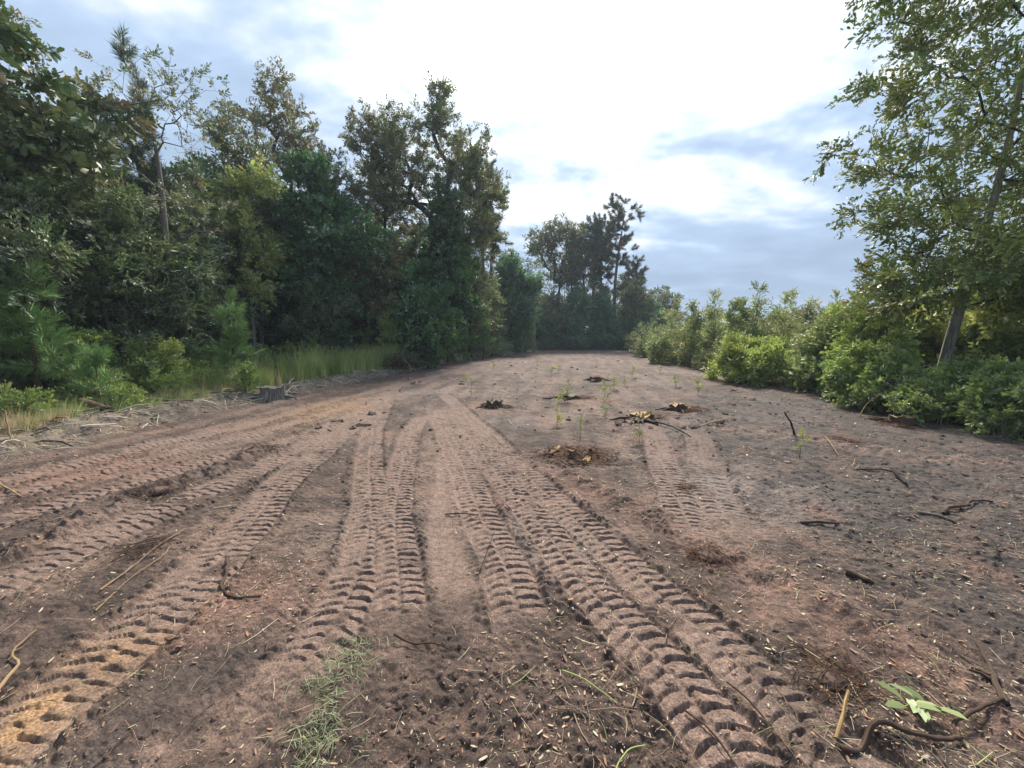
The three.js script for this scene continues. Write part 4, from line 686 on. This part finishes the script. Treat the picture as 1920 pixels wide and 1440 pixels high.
for (const [x, z, s, label] of [[1.45, -2.62, 0.55, 'tuft of torn brown roots on the ridge beside the right-hand tracks'], [1.5, -1.62, 0.45, 'tuft of fine reddish roots at bottom right beside the yellow stick'], [-3.6, -3.75, 0.7, 'matted clump of roots and dead grass between the left-hand tracks'], [-3.5, -5.2, 0.8, 'clod of torn sod with roots at the left beside the reddish patch'], [-2.75, -2.75, 0.5, 'clump of dead vine roots between the two left tracks'], [5.0, -5.6, 0.6, 'dark red-brown root tangle right of the leaning dark stick'], [1.9, -4.0, 0.35, 'small reddish root tuft in the right-hand faint tracks'], [2.75, -7.3, 0.8, 'root mass heaped around the yellow-hearted stump'], [-0.15, -8.4, 0.6, 'dirt and roots heaped right of the broken grey stump'], [1.75, -9.6, 0.8, 'dirt and roots heaped around the low grey stump'], [3.9, -8.0, 0.9, 'reddish torn roots spread right of the dark root stump'], [6.9, -6.8, 0.7, 'torn roots and bark in front of the sawn brown stump']]) {
  const R = mulberry((x * 100) | 0), p = at(x, z), root = base('root_tuft', label, 'roots', [p.x, p.y, p.z]), g = new GB();
  for (let i = 0; i < 70; i++) { const a = R() * 6.28, q = Math.sqrt(R()) * 0.3 * s, px = Math.cos(a) * q, pz = Math.sin(a) * q, L = (0.1 + 0.3 * R()) * s, b = R() * 6.28, y = height(x + px, z + pz) - p.y + 0.01 + 0.1 * s * R() * (1 - q / (0.31 * s)), e = V(px + Math.cos(b) * L, 0, pz + Math.sin(b) * L); e.y = height(x + e.x, z + e.z) - p.y + 0.006 + 0.04 * R() * s; g.tube(wiggle(R, V(px, y, pz), e, 4, 0.05 * s, 0.03 * s), taper(4, 0.0045 * s, 0.002), 3); }
  part('root_strands', g.build(), WOOD_M[x > 1 ? 'orange' : 'rot'], root).userData.kind = 'stuff';
  const clod = new THREE.IcosahedronGeometry(0.11 * s, 2), cp = clod.attributes.position; for (let i = 0; i < cp.count; i++) { const k = 1 + 0.35 * n2(cp.getX(i) * 18 + x, cp.getZ(i) * 18 + cp.getY(i) * 11); cp.setXYZ(i, cp.getX(i) * k * 1.5, cp.getY(i) * k * 0.55, cp.getZ(i) * k); } clod.computeVertexNormals();
  part('soil_lump', clod, new THREE.MeshStandardMaterial({ color: new THREE.Color(0.11, 0.072, 0.055), roughness: 1 }), root);
}
// sticks and roots lying on the dirt: [name, label, [[x, z, lift] ...], r0, r1, wood, fork?]
const sticks = [
  ['curved_root', 'curved brown root lying between the left tracks', [[-2.02, -2.55, 0.03], [-1.93, -2.42, 0.015], [-1.86, -2.28, 0.012], [-1.72, -2.18, 0.012], [-1.52, -2.15, 0.02]], 0.013, 0.006, 'rot', 1],
  ['long_root', 'long wavy root across the bottom right corner', [[1.27, -1.31, 0.012], [1.38, -1.32, 0.02], [1.47, -1.37, 0.03], [1.57, -1.345, 0.02], [1.7, -1.35, 0.022], [1.8, -1.36, 0.025], [1.85, -1.42, 0.03], [1.99, -1.455, 0.025], [2.1, -1.46, 0.015]], 0.012, 0.006, 'rot'],
  ['stick', 'straight yellow stick standing slanted at bottom right', [[1.3, -1.35, 0.01], [1.47, -1.5, 0.07]], 0.007, 0.006, 'yellow'],
  ['twig', 'thin twig with a bark knob below the centre-left tracks', [[-0.62, -1.84, 0.03], [-0.5, -1.8, 0.02], [-0.42, -1.79, 0.025], [-0.32, -1.77, 0.012]], 0.006, 0.003, 'rot', 1],
  ['twig', 'crooked pale twig at the left frame edge', [[-2.3, -1.53, 0.01], [-2.37, -1.66, 0.02], [-2.5, -1.74, 0.02], [-2.56, -1.88, 0.015]], 0.008, 0.004, 'tan', 1],
  ['forked_branch', 'forked brown branch at the right near the long root', [[2.42, -1.82, 0.015], [2.3, -1.66, 0.02], [2.2, -1.56, 0.02], [2.1, -1.45, 0.012]], 0.008, 0.014, 'rot', 1],
  ['leaning_stick', 'dark stick leaning up out of the dirt, right side', [[4.38, -5.8, -0.03], [4.3, -5.8, 0.2], [4.2, -5.82, 0.38]], 0.016, 0.01, 'black'],
  ['stick', 'short dark brown stick in the black soil, right side', [[2.48, -3.12, 0.012], [2.6, -3.08, 0.018], [2.75, -3.06, 0.014]], 0.013, 0.01, 'rot'],
  ['stick', 'grey stick next to the curved root in the black soil', [[3.66, -3.3, 0.015], [3.75, -3.18, 0.025], [3.82, -3.12, 0.015]], 0.018, 0.012, 'grey'],
  ['curved_root', 'curved brown root in the black soil near the right edge', [[3.9, -3.3, 0.02], [4.0, -3.36, 0.03], [4.2, -3.4, 0.03], [4.4, -3.5, 0.02], [4.65, -3.55, 0.012]], 0.018, 0.009, 'rot'],
  ['stick', 'long dark stick left of the curved root, right side', [[4.05, -4.36, 0.012], [4.3, -4.3, 0.02], [4.5, -4.24, 0.012]], 0.008, 0.006, 'black'],
  ['bark_slab', 'broken black slab of wood below the long dark stick', [[4.3, -4.18, 0.05], [4.24, -4.02, 0.03], [4.17, -3.9, 0.02]], 0.022, 0.012, 'black'],
  ['forked_branch', 'pale forked root in the dark soil behind the lime seedling', [[4.6, -5.5, 0.08], [4.45, -5.2, 0.05], [4.3, -4.9, 0.02]], 0.008, 0.005, 'tan', 2],
  ['twig', 'pale bent twig right of the lime seedling', [[4.0, -4.46, 0.01], [4.15, -4.52, 0.02], [4.3, -4.66, 0.03]], 0.006, 0.004, 'tan', 1],
  ['stick', 'pale stick beside the bark flake in the black soil', [[2.3, -2.46, 0.01], [2.35, -2.33, 0.014]], 0.005, 0.004, 'tan'],
  ['bark_flake', 'curled dark bark flake in the black soil', [[2.25, -2.4, 0.02], [2.3, -2.35, 0.025], [2.34, -2.31, 0.01]], 0.02, 0.012, 'rot'],
  ['twig', 'short black twig near the right frame edge', [[3.62, -2.72, 0.04], [3.52, -2.62, 0.02], [3.44, -2.55, 0.01]], 0.008, 0.005, 'black'],
  ['forked_branch', 'bleached forked branch at the left frame edge', [[-5.7, -4.05, 0.04], [-5.3, -3.85, 0.03], [-4.87, -3.66, 0.015]], 0.012, 0.006, 'tan', 1],
  ['log', 'short cut log tilted on the left bank', [[-7.95, -7.0, 0.26], [-7.6, -6.9, 0.17], [-7.2, -6.75, 0.06]], 0.075, 0.068, 'rot'],
  ['vine', 'long thin dead vine stretched between the left tracks', [[-2.55, -2.2, 0.012], [-2.6, -2.45, 0.02], [-2.66, -2.7, 0.03], [-2.7, -3.0, 0.02]], 0.005, 0.003, 'tan'],
  ['vine', 'second dead vine close beside the long thin dead vine', [[-2.42, -2.05, 0.012], [-2.5, -2.35, 0.018], [-2.52, -2.6, 0.02], [-2.6, -2.75, 0.015]], 0.004, 0.003, 'tan'],
  ['stake', 'thin upright stake at the left frame edge', [[-6.9, -5.15, -0.03], [-6.98, -5.2, 0.2], [-7.05, -5.25, 0.42]], 0.012, 0.01, 'tan'],
  ['stick', 'long pale stick lying right of the yellow-hearted stump', [[3.25, -6.55, 0.02], [3.7, -6.8, 0.04], [4.15, -7.1, 0.05]], 0.012, 0.007, 'tan', 1],
  ['stick', 'curved black stick in front of the yellow-hearted stump', [[2.6, -6.8, 0.05], [2.72, -6.4, 0.04], [2.85, -5.95, 0.015]], 0.016, 0.01, 'black'],
  ['twig', 'dark straight twig in the rightmost wheel track', [[1.0, -1.6, 0.014], [1.04, -1.5, 0.018], [1.07, -1.38, 0.01]], 0.005, 0.003, 'rot'],
  ['twig', 'dark bent twig at the bottom right of centre', [[0.74, -1.46, 0.012], [0.8, -1.38, 0.014], [0.84, -1.22, 0.012]], 0.005, 0.003, 'rot'],
  ['grass_stem', 'long fresh green grass stem below the right-hand tracks', [[0.24, -1.64, 0.012], [0.33, -1.57, 0.02], [0.45, -1.46, 0.012]], 0.0035, 0.002, 'green'],
  ['grass_stem', 'bent green grass stem at the bottom frame edge', [[0.36, -1.2, 0.012], [0.44, -1.28, 0.025], [0.52, -1.31, 0.012]], 0.0035, 0.002, 'green'],
  ['twig', 'thin black twig sticking up between the middle tracks', [[-0.22, -2.38, 0.01], [-0.18, -2.6, 0.05], [-0.14, -2.85, 0.1]], 0.004, 0.0025, 'black', 1],
  ['twig', 'dark twig lying across the smooth strip between tracks', [[-0.6, -3.3, 0.01], [-0.46, -3.27, 0.02], [-0.3, -3.26, 0.01]], 0.006, 0.004, 'black'],
  ['twig', 'slim bent stem rising at the foot of the right shrubs', [[7.0, -7.6, 0], [7.15, -7.62, 0.25], [7.4, -7.6, 0.5]], 0.009, 0.005, 'tan'],
  ['twig', 'arched pale stem in front of the brambles', [[8.0, -6.0, 0], [8.05, -6.0, 0.25], [8.3, -6.05, 0.5]], 0.009, 0.005, 'tan'],
  ['branch', 'pale fallen branch on the left bank beside the grey stump', [[-7.6, -8.6, 0.08], [-7.0, -9.0, 0.1], [-6.4, -9.3, 0.08]], 0.02, 0.01, 'grey', 2],
  ['branch', 'long grey branch half buried along the left bank', [[-8.2, -8.0, 0.1], [-7.5, -7.9, 0.1], [-6.9, -8.2, 0.06]], 0.03, 0.02, 'grey', 1],
  ['branch', 'white fallen branch poking out of the brush heap', [[-4.3, -16.3, 0.05], [-4.5, -16.6, 0.4], [-4.9, -16.9, 0.6]], 0.03, 0.018, 'tan', 2],
];
WOOD_M.green = new THREE.MeshStandardMaterial({ color: new THREE.Color(0.3, 0.36, 0.1), roughness: 0.7 });
for (const [name, label, pts, r0, r1, wood, fork] of sticks) {
  const R = mulberry(pts.length * 131 + ((pts[0][0] * 977) | 0)), w = pts.map(([x, z, l]) => at(x, z, l)), o = w[0].clone(), L = w.map((p) => p.clone().sub(o));
  const c = new THREE.CatmullRomCurve3(L), k = Math.max(4, (pts.length - 1) * 4), p = c.getPoints(k).map((q, i) => q.add(V((R() - 0.5) * r0 * 0.7, (R() - 0.5) * r0 * 0.5, (R() - 0.5) * r0 * 0.7))), g = new GB();
  g.tube(p, taper(k, r0, r1).map((r) => r * (0.85 + 0.3 * R())), 7);
  const cat = /root/.test(name) ? 'root' : /vine/.test(name) ? 'vine' : /grass/.test(name) ? 'grass stem' : /log/.test(name) ? 'log' : /bark/.test(name) ? 'bark' : 'stick';
  if (!fork) { const m = solo(name, g.build(), WOOD_M[wood], label, cat); m.position.copy(o); continue; }
  const root = base(name, label, cat, o.toArray()); part('stem', g.build(), WOOD_M[wood], root);
  for (let i = 0; i < fork + 1; i++) { const q = p[Math.floor(k * (0.25 + 0.6 * R()))], e = q.clone().add(V((R() - 0.5) * 18 * r0, 0, (R() - 0.5) * 18 * r0)); e.y = height(o.x + e.x, o.z + e.z) - o.y + 0.012 + Math.max(0, q.y) * 0.5; const s = new GB(); s.tube(wiggle(R, q, e, 4, r0 * 2), taper(4, r1 * 0.9, r1 * 0.4), 5); part('side_twig', s.build(), WOOD_M[wood], root); }
}
{ // brush heap at the left edge
  const R = mulberry(450), p = at(-4.9, -17.0), root = base('brush_heap', 'heap of dead brush and twigs beside the tall grass, left edge', 'brush heap', [p.x, p.y, p.z]), g = new GB();
  for (let i = 0; i < 110; i++) { const a = R() * 6.28, q = Math.sqrt(R()) * 0.9, x = Math.cos(a) * q * 1.2, z = Math.sin(a) * q * 0.8, L = 0.4 + 0.8 * R(), b = R() * 6.28; g.tube(wiggle(R, V(x, 0.03 + 0.15 * R(), z), V(x + Math.cos(b) * L, 0.15 + 0.85 * R() * (1 - q * 0.5), z + Math.sin(b) * L), 4, 0.12), taper(4, 0.012, 0.005), 3); }
  part('twigs', g.build(), WOOD_M.rot, root).userData.kind = 'stuff';
  const list = []; for (let i = 0; i < 60; i++) { const a = R() * 6.28, q = R(); list.push({ m: place(V(Math.cos(a) * q, 0.1 + 0.6 * R() * (1 - q * 0.6), Math.sin(a) * q * 0.7), V(R() - 0.5, R(), R() - 0.5).normalize(), R() * 6, 0.6), c: SPECIES.sage.cols[R() * 4 | 0] }); }
  instances('dying_leaves', SPECIES.sage.geo, LEAF, list, root);
}
{ // fresh sprig, bottom right
  const R = mulberry(460), p = at(1.78, -1.5, 0.02), root = base('leafy_sprig', 'fresh green oak sprig lying at bottom right', 'sprig', [p.x, p.y, p.z]), g = new GB();
  g.tube([V(0.08, 0, 0.04), V(0, 0.012, 0), V(-0.08, 0.02, 0.02)], [0.003, 0.003, 0.002], 5); part('stem', g.build(), WOOD_M.green, root);
  const lm = new THREE.MeshPhysicalMaterial({ color: new THREE.Color(0.25, 0.32, 0.1), roughness: 0.8, transmission: 0.35, thickness: 0, side: THREE.DoubleSide });
  for (let i = 0; i < 11; i++) { const l = new GB(), a = Math.PI + (R() - 0.5) * 2.6 + (i > 7 ? Math.PI : 0), d = V(Math.cos(a), 0.25 + 0.35 * R(), Math.sin(a) * 0.8).normalize(), n = V((R() - 0.5) * 0.8, 1, (R() - 0.5) * 0.8); n.addScaledVector(d, -n.dot(d)).normalize(); l.leaf(V((R() - 0.6) * 0.12, 0.015, (R() - 0.5) * 0.05), d, n, 0.07 + 0.045 * R(), 0.032, 0.6, true, 0.25); part('leaf', l.build(), lm, root); }
}
// seedlings scattered over the dirt
{
  const sd = (label, x, z, h, sp, seed, n = 14) => tree({ name: 'seedling', label, category: 'seedling', x, z, h: (h *= 0.62), w: h * 0.36, hb: h * 0.2, n, k: 2, sp, bark: 'brown', r: 0.006, tip: 0.002, seed, trunkTop: h * 0.8, first: 0, size: 0.1 + 0.26 * h, nl: 4, droop: 0.35, shape: 'column' });
  sd('round green seedling beyond the broken grey stump', -1.05, -9.9, 0.34, 'shrub', 470, 22);
  sd('grey-green sprig standing in front of the low grey stump', 1.35, -9.2, 0.62, 'sage', 471, 22);
  sd('thin upright yellow-green seedling in front of the low stump', 0.8, -6.7, 0.42, 'lime', 472, 12);
  sd('thin seedling left of the splintered yellow-hearted stump', 1.85, -7.5, 0.46, 'sage', 473, 12);
  sd('bright lime seedling in the dark soil right of the faint tracks', 3.75, -4.85, 0.24, 'lime', 474, 14);
  sd('small leafy seedling by the shredded orange root heap', 1.05, -5.75, 0.26, 'sage', 475, 10);
  sd('spindly pale seedling right of the low grey stump', 2.3, -9.4, 0.5, 'lime', 476, 10);
  sd('sprig with leaves lying right of the shredded orange root heap', 1.9, -5.6, 0.2, 'sage', 477, 12);
  const GS = 'tiny seedlings far out on the strip', l2 = 'tiny pale seedling far out on the dirt strip', p = sd(l2, 1.6, -15.5, 0.5, 'lime', 478, 16); p.userData.group = GS;
  const R = mulberry(479); for (const [x, z] of [[2.0, -16.4], [1.1, -16.9], [-1.7, -13.5], [4.6, -14.6], [5.2, -12.1], [3.6, -12.2], [6.2, -16], [-0.9, -19], [3.0, -11.2], [5.0, -10.2]]) another(p, l2, [x, z], R() * 6.28, 0.6 + 0.6 * R(), GS);
}
// ---------------------------------------------------------------- litter nobody could count
function scatter(n, seed, f, d0 = 0.95, span = 17) { const R = mulberry(seed), out = []; for (let i = 0; i < n; i++) { const d = d0 * Math.pow(span, R()), x = (R() * 2 - 1) * 1.34 * (d + 0.35), e = f(x, -d, R, d); if (e) out.push(e); } return out; }
const flat = (R, x, z, lift, yaw, s, tilt = 0.35) => { const q = new THREE.Quaternion().setFromEuler(new THREE.Euler((R() - 0.5) * tilt, yaw, (R() - 0.5) * tilt, 'YXZ')); return new THREE.Matrix4().compose(at(x, z, lift), q, V(...s)); };
const litterMat = (r = 0.9) => new THREE.MeshStandardMaterial({ color: 0xffffff, roughness: r, side: THREE.DoubleSide });
const inside = (x, z, q = zone(x, z)) => x > q.L - 0.7 && x < q.R + 0.5;
const chips = (x, z) => { surface(x, z); const k = S.k, r = S.ridge, q = zone(x, z); return clamp((0.32 + 0.9 * n2(x * 0.9 + 3, z * 0.9) + 0.6 * r + q.dark * 0.3 + (x > 0.9 && x < 2.3 ? 0.45 : 0)) * (1 - 0.8 * k)); };
const tone = (R, list, v = 0.35) => { const c = list[R() * list.length | 0], m = 1 - v / 2 + v * R(); return c.map((q) => q * m); };
{
  const g = new THREE.BoxGeometry(1, 0.12, 0.3, 3, 1, 1), p = g.attributes.position; for (let i = 0; i < p.count; i++) { const f = p.getX(i); p.setXYZ(i, f, p.getY(i) + 0.14 * f * f, p.getZ(i) * (1.1 - 1.1 * Math.abs(f)) + 0.05 * f); } g.computeVertexNormals();
  const l = scatter(40000, 501, (x, z, R, d) => { if (!inside(x, z) || R() > chips(x, z)) return; const s = (0.006 + 0.027 * R() * R() * R()) * (1 + d * 0.22); return { m: flat(R, x, z, s * 0.12, R() * 6.28, [s, s * 0.8, s], 0.7), c: tone(R, [[0.42, 0.31, 0.2], [0.33, 0.21, 0.13], [0.55, 0.46, 0.33], [0.25, 0.15, 0.1], [0.36, 0.19, 0.1]]) }; });
  tag(instances('wood_chips', g, litterMat(), l, scene), 'pale and reddish wood chips strewn over the dirt', 'wood chips', null, 'stuff');
  const st = new GB(); st.tube([V(-0.5, 0, 0), V(-0.1, 0.02, 0.03), V(0.5, 0.03, -0.02)], [0.006, 0.007, 0.005], 3);
  const l2 = scatter(7500, 502, (x, z, R, d) => { if (!inside(x, z) || R() > chips(x, z) + 0.12) return; const s = (0.04 + 0.15 * R() * R()) * (1 + d * 0.05), w = 0.6 + 1.2 * R(); return { m: flat(R, x, z, 0.002, R() * 6.28, [s, s * w, s * w]), c: tone(R, [[0.5, 0.42, 0.27], [0.38, 0.3, 0.2], [0.6, 0.52, 0.36], [0.3, 0.22, 0.14], [0.33, 0.36, 0.14]]) }; });
  tag(instances('straw_bits', st.build(), litterMat(), l2, scene), 'thin pale straw bits strewn over the dirt', 'straw', null, 'stuff');
  const tw = new GB(), RT = mulberry(5); tw.tube(wiggle(RT, V(-0.5, 0, 0), V(0.5, 0.02, 0), 6, 0.09), taper(6, 0.018, 0.009), 4); tw.tube(wiggle(RT, V(0.1, 0.01, 0), V(0.32, 0.05, 0.2), 3, 0.03), taper(3, 0.01, 0.005), 3);
  const l3 = scatter(3600, 503, (x, z, R, d) => { if (!inside(x, z) || R() > chips(x, z) * 0.9 + 0.05) return; const s = (0.05 + 0.2 * R() * R()) * (1 + d * 0.06), w = 0.45 + 0.6 * R(); return { m: flat(R, x, z, 0.002, R() * 6.28, [s, s * w, s * (R() < 0.5 ? -w : w)]), c: tone(R, [[0.14, 0.1, 0.075], [0.2, 0.14, 0.1], [0.08, 0.06, 0.05], [0.28, 0.2, 0.14], [0.2, 0.11, 0.07]]) }; });
  tag(instances('small_twigs', tw.build(), litterMat(), l3, scene), 'dark small twigs strewn over the dirt', 'twigs', null, 'stuff');
  const lf = new GB(); lf.leaf(V(-0.5, 0, 0), V(1, 0, 0), V(0, 1, 0), 1, 0.5, 0.5, true, -0.2);
  const l4 = scatter(2600, 504, (x, z, R, d) => { if (!inside(x, z) || R() > 0.25 + chips(x, z) * 0.9) return; const s = (0.006 + 0.016 * R() * R()) * (1 + d * 0.16); return { m: flat(R, x, z, 0.006 + s * 0.1, R() * 6.28, [s, s, s], 1.1), c: tone(R, [[0.4, 0.29, 0.17], [0.5, 0.42, 0.26], [0.34, 0.24, 0.14], [0.28, 0.17, 0.1], [0.5, 0.43, 0.28], [0.3, 0.33, 0.14]]) }; });
  tag(instances('fallen_leaves', lf.build(), litterMat(0.7), l4, scene), 'small fallen leaves strewn over the dirt', 'leaves', null, 'stuff');
  const cg = new THREE.IcosahedronGeometry(1, 1), cp = cg.attributes.position; for (let i = 0; i < cp.count; i++) { const k = 1 + 0.55 * n2(cp.getX(i) * 1.7 + 4, cp.getZ(i) * 1.7 + cp.getY(i) * 1.3); cp.setXYZ(i, cp.getX(i) * k, cp.getY(i) * k * 0.72, cp.getZ(i) * k); } cg.computeVertexNormals();
  const l5 = scatter(15000, 505, (x, z, R, d) => { if (!inside(x, z)) return; surface(x, z); const k = S.k, sm = S.smear, w = S.wind, rim = S.rim, q = zone(x, z); if (R() > (0.2 + 0.75 * q.clods + 0.35 * q.dark + 0.6 * rim + 0.8 * w + 0.5 * n2(x * 1.4, z * 1.4)) * (1 - 0.85 * k) * (1 - 0.8 * sm)) return; const s = (0.0032 + 0.013 * Math.pow(R(), 4)) * (1 + d * 0.12), c = soil(x, z), m = 0.9 + 0.35 * R(); return { m: flat(R, x, z, -s * 0.1, R() * 6.28, [s * (0.8 + 0.5 * R()), s, s * (0.8 + 0.5 * R())], 1.5), c: c.map((v) => v * m) }; });
  tag(instances('soil_clods', cg, litterMat(1), l5, scene), 'crumbly soil clods lying all over the dirt', 'soil clods', null, 'stuff');
}
{
  const rg = new THREE.IcosahedronGeometry(1, 1), rp = rg.attributes.position; for (let i = 0; i < rp.count; i++) { const k = 1 + 0.6 * n2(rp.getX(i) * 1.9 + 9, rp.getZ(i) * 1.9 + rp.getY(i) * 1.6); rp.setXYZ(i, rp.getX(i) * k, rp.getY(i) * k * 0.6, rp.getZ(i) * k); } rg.computeVertexNormals();
  const l = scatter(1300, 507, (x, z, R, d) => { if (!inside(x, z) || x > zone(x, z).R || R() > 0.25 + 0.9 * n2(x * 0.5 + 5, z * 0.35)) return; const s = 0.018 + 0.075 * Math.pow(R(), 3), c = tone(R, [[0.14, 0.095, 0.072], [0.19, 0.125, 0.096], [0.25, 0.17, 0.13], [0.11, 0.078, 0.06]]); return { m: flat(R, x, z, s * 0.1, R() * 6.28, [s * (0.9 + R()), s, s], 1), c }; }, 6.5, 6.5);
  tag(instances('dirt_lumps', rg, litterMat(1), l, scene), 'dark dirt lumps and torn sods out on the strip', 'dirt lumps', null, 'stuff');
  const st = new GB(); st.tube([V(-0.5, 0, 0), V(0, 0.09, 0.06), V(0.5, 0.02, -0.05)], [0.02, 0.03, 0.012], 3);
  const l2 = scatter(3200, 508, (x, z, R, d) => { if (!inside(x, z) || x > zone(x, z).R || R() > 0.3 + 0.9 * n2(x * 0.6 + 15, z * 0.4)) return; const s = 0.1 + 0.3 * R() * R(), w = 0.35 + 0.35 * R(); return { m: flat(R, x, z, 0.015, R() * 6.28, [s, s * w, s * w], 0.6), c: tone(R, [[0.42, 0.33, 0.22], [0.22, 0.15, 0.11], [0.3, 0.18, 0.11], [0.5, 0.42, 0.3], [0.1, 0.075, 0.06], [0.3, 0.32, 0.13]]) }; }, 6.5, 6);
  tag(instances('brush_debris', st.build(), litterMat(), l2, scene), 'broken brush and root debris out on the strip', 'debris', null, 'stuff');
}
// grasses
function bladeTuft(seed, n, h, w, spread, heads) { const R = mulberry(seed), g = new GB(); for (let i = 0; i < n; i++) { const a = R() * 6.28, L = h * (0.55 + 0.5 * R()), o = V(Math.cos(a) * spread * R() * 0.5, -0.02, Math.sin(a) * spread * R() * 0.5), b = a + (R() - 0.5), bendx = Math.cos(b), bendz = Math.sin(b), lean = (0.12 + 0.55 * R() * R()) * L, k = 4; let pl = -1, pr = -1; for (let j = 0; j <= k; j++) { const f = j / k, x = o.x + bendx * lean * f * f, z = o.z + bendz * lean * f * f, y = o.y + L * f * (1 - 0.18 * f * lean / L), ww = w * (1 - 0.85 * f) * 0.5, l = g.v(x - bendz * ww, y, z + bendx * ww, bendx, 0.4, bendz, 0, f), r = g.v(x + bendz * ww, y, z - bendx * ww, bendx, 0.4, bendz, 1, f); if (j) g.i.push(pl, pr, l, pr, r, l); pl = l; pr = r; } if (heads && i % 3 === 0) { const t = V(o.x + bendx * lean, o.y + L * 0.95, o.z + bendz * lean); g.tube([t, t.clone().add(V(bendx * 0.04, 0.09, bendz * 0.04))], [0.006, 0.002], 3, false); } } return g.build(); }
{
  const R = mulberry(510), tall = bladeTuft(1, 22, 0.95, 0.014, 0.22, true), short = bladeTuft(2, 26, 0.32, 0.008, 0.2, false), A = [], B = [], C = [];
  for (let i = 0; i < 2200; i++) { const z = -9.6 - 13 * R(), L = edge(leftEdge, z), f = R(), x = L - 0.6 - 2.6 * f * f * f - 0.4 * R(), den = ss(-0.25, 0.3, n2(x * 0.8, z * 0.55) + 0.25 * ss(-10, -12.5, z)); if (R() > den) continue; const s = (0.5 + 0.6 * R()) * (z < -11 ? 1 : 0.7); A.push({ m: new THREE.Matrix4().compose(at(x, z), new THREE.Quaternion().setFromAxisAngle(Y1, R() * 6.28), V(s, s * (0.8 + 0.4 * R()), s)), c: tone(R, [[0.42, 0.52, 0.13], [0.34, 0.45, 0.11], [0.5, 0.52, 0.18], [0.28, 0.4, 0.1], [0.58, 0.54, 0.26]]) }); }
  for (let i = 0; i < 8500; i++) { const z = -3.2 - 22 * Math.pow(R(), 1.3), L = edge(leftEdge, z), x = L - 0.7 - 3.8 * Math.pow(R(), 1.1), den = ss(-0.4, 0.25, n2(x * 1.1 + 7, z * 0.9)); if (R() > den * 0.9 + 0.1) continue; const s = 0.45 + 0.75 * R(), green = n2(x * 0.5 + 4, z * 0.5) > 0.0 || x < L - 2.4; B.push({ m: new THREE.Matrix4().compose(at(x, z), new THREE.Quaternion().setFromEuler(new THREE.Euler((R() - 0.5) * 0.5, R() * 6.28, (R() - 0.5) * 0.5)), V(s, s * (0.4 + 1.1 * R() * R()), s)), c: tone(R, green ? [[0.29, 0.39, 0.1], [0.38, 0.44, 0.12], [0.22, 0.32, 0.08], [0.48, 0.46, 0.2]] : [[0.62, 0.52, 0.3], [0.5, 0.43, 0.24], [0.44, 0.42, 0.18], [0.34, 0.25, 0.15]]) }); }
  for (let i = 0; i < 700; i++) { const z = -5 - 40 * R(), Rr = edge(rightEdge, z), L = edge(leftEdge, z), right = R() < 0.55, x = right ? Rr + 0.1 + 1.3 * R() : L - 0.1 - 1.2 * R(); if (!right && z > -22) continue; const s = 0.7 + 0.9 * R(); C.push({ m: new THREE.Matrix4().compose(at(x, z), new THREE.Quaternion().setFromAxisAngle(Y1, R() * 6.28), V(s, s, s)), c: tone(R, [[0.3, 0.3, 0.13], [0.22, 0.25, 0.1], [0.42, 0.36, 0.2]]) }); }
  const gm = leafMat(0.9, 0.5);
  tag(instances('tall_grass', tall, gm, A, scene), 'tall yellow-green grass with seed heads along the left verge', 'grass', null, 'stuff');
  tag(instances('dry_grass', short, gm, B, scene), 'short dry and green grass covering the left verge', 'grass', null, 'stuff');
  tag(instances('edge_grass', short, gm, C, scene), 'sparse grass along the far edges of the dirt', 'grass', null, 'stuff');
  const bl = new GB(); bl.tube([V(-0.5, 0, 0), V(-0.15, 0.05, 0.03), V(0.2, 0.04, 0.03), V(0.5, 0, -0.03)], [0.012, 0.016, 0.013, 0.004], 3);
  const D = []; for (let i = 0; i < 900; i++) { const u = R(), z = -1.08 - 0.75 * u, x = -0.72 - 0.12 * u + (R() + R() + R() - 1.5) * 0.16 + 0.05 * Math.sin(u * 9); if (n2(x * 6, z * 6) < -0.25) continue; const s = 0.03 + 0.06 * R() * R(), w = 1.2 + 0.9 * R(); D.push({ m: flat(R, x, z, 0.006 + 0.012 * R(), R() * 6.28, [s, s * w, s * w], 0.9), c: tone(R, [[0.3, 0.38, 0.15], [0.4, 0.45, 0.22], [0.5, 0.48, 0.28], [0.22, 0.28, 0.1]]) }); }
  tag(instances('grass_clippings', bl.build(), gm, D, scene), 'matted green grass clippings at the bottom centre-left', 'grass', null, 'stuff');
  const bed = new THREE.Matrix4(), E2 = []; for (let i = 0; i < 6500; i++) { const z = -3 - 17 * Math.pow(R(), 1.2), L = edge(leftEdge, z), x = L + 0.3 - 1.7 * R(), s = 0.06 + 0.34 * R() * R() * R(), w = 0.7 + 1.1 * R(); E2.push({ m: flat(R, x, z, 0.015, R() * 6.28, [s, s * w, s * w], 0.8), c: tone(R, [[0.5, 0.43, 0.32], [0.36, 0.29, 0.21], [0.6, 0.54, 0.43], [0.25, 0.18, 0.13]]) }); }
  for (let i = 0; i < 520; i++) { const z = -3.5 - 20 * R(), L = edge(leftEdge, z), x = L + 0.15 - 1.0 * R(), s = 0.25 + 0.5 * R() * R(), w = 0.9 + 1.3 * R(); E2.push({ m: flat(R, x, z, 0.03, R() * 6.28, [s, s * w, s * w], 1.0), c: tone(R, [[0.5, 0.43, 0.33], [0.36, 0.3, 0.23], [0.62, 0.56, 0.46], [0.16, 0.12, 0.09]]) }); }
  tag(instances('bank_debris', bl.build(), litterMat(), E2, scene), 'bleached roots and stalks along the scraped left bank', 'debris', null, 'stuff');
}
scene.fog = new THREE.FogExp2(new THREE.Color(0.72, 0.82, 0.95), 0.0012);

renderer.render(scene, camera);
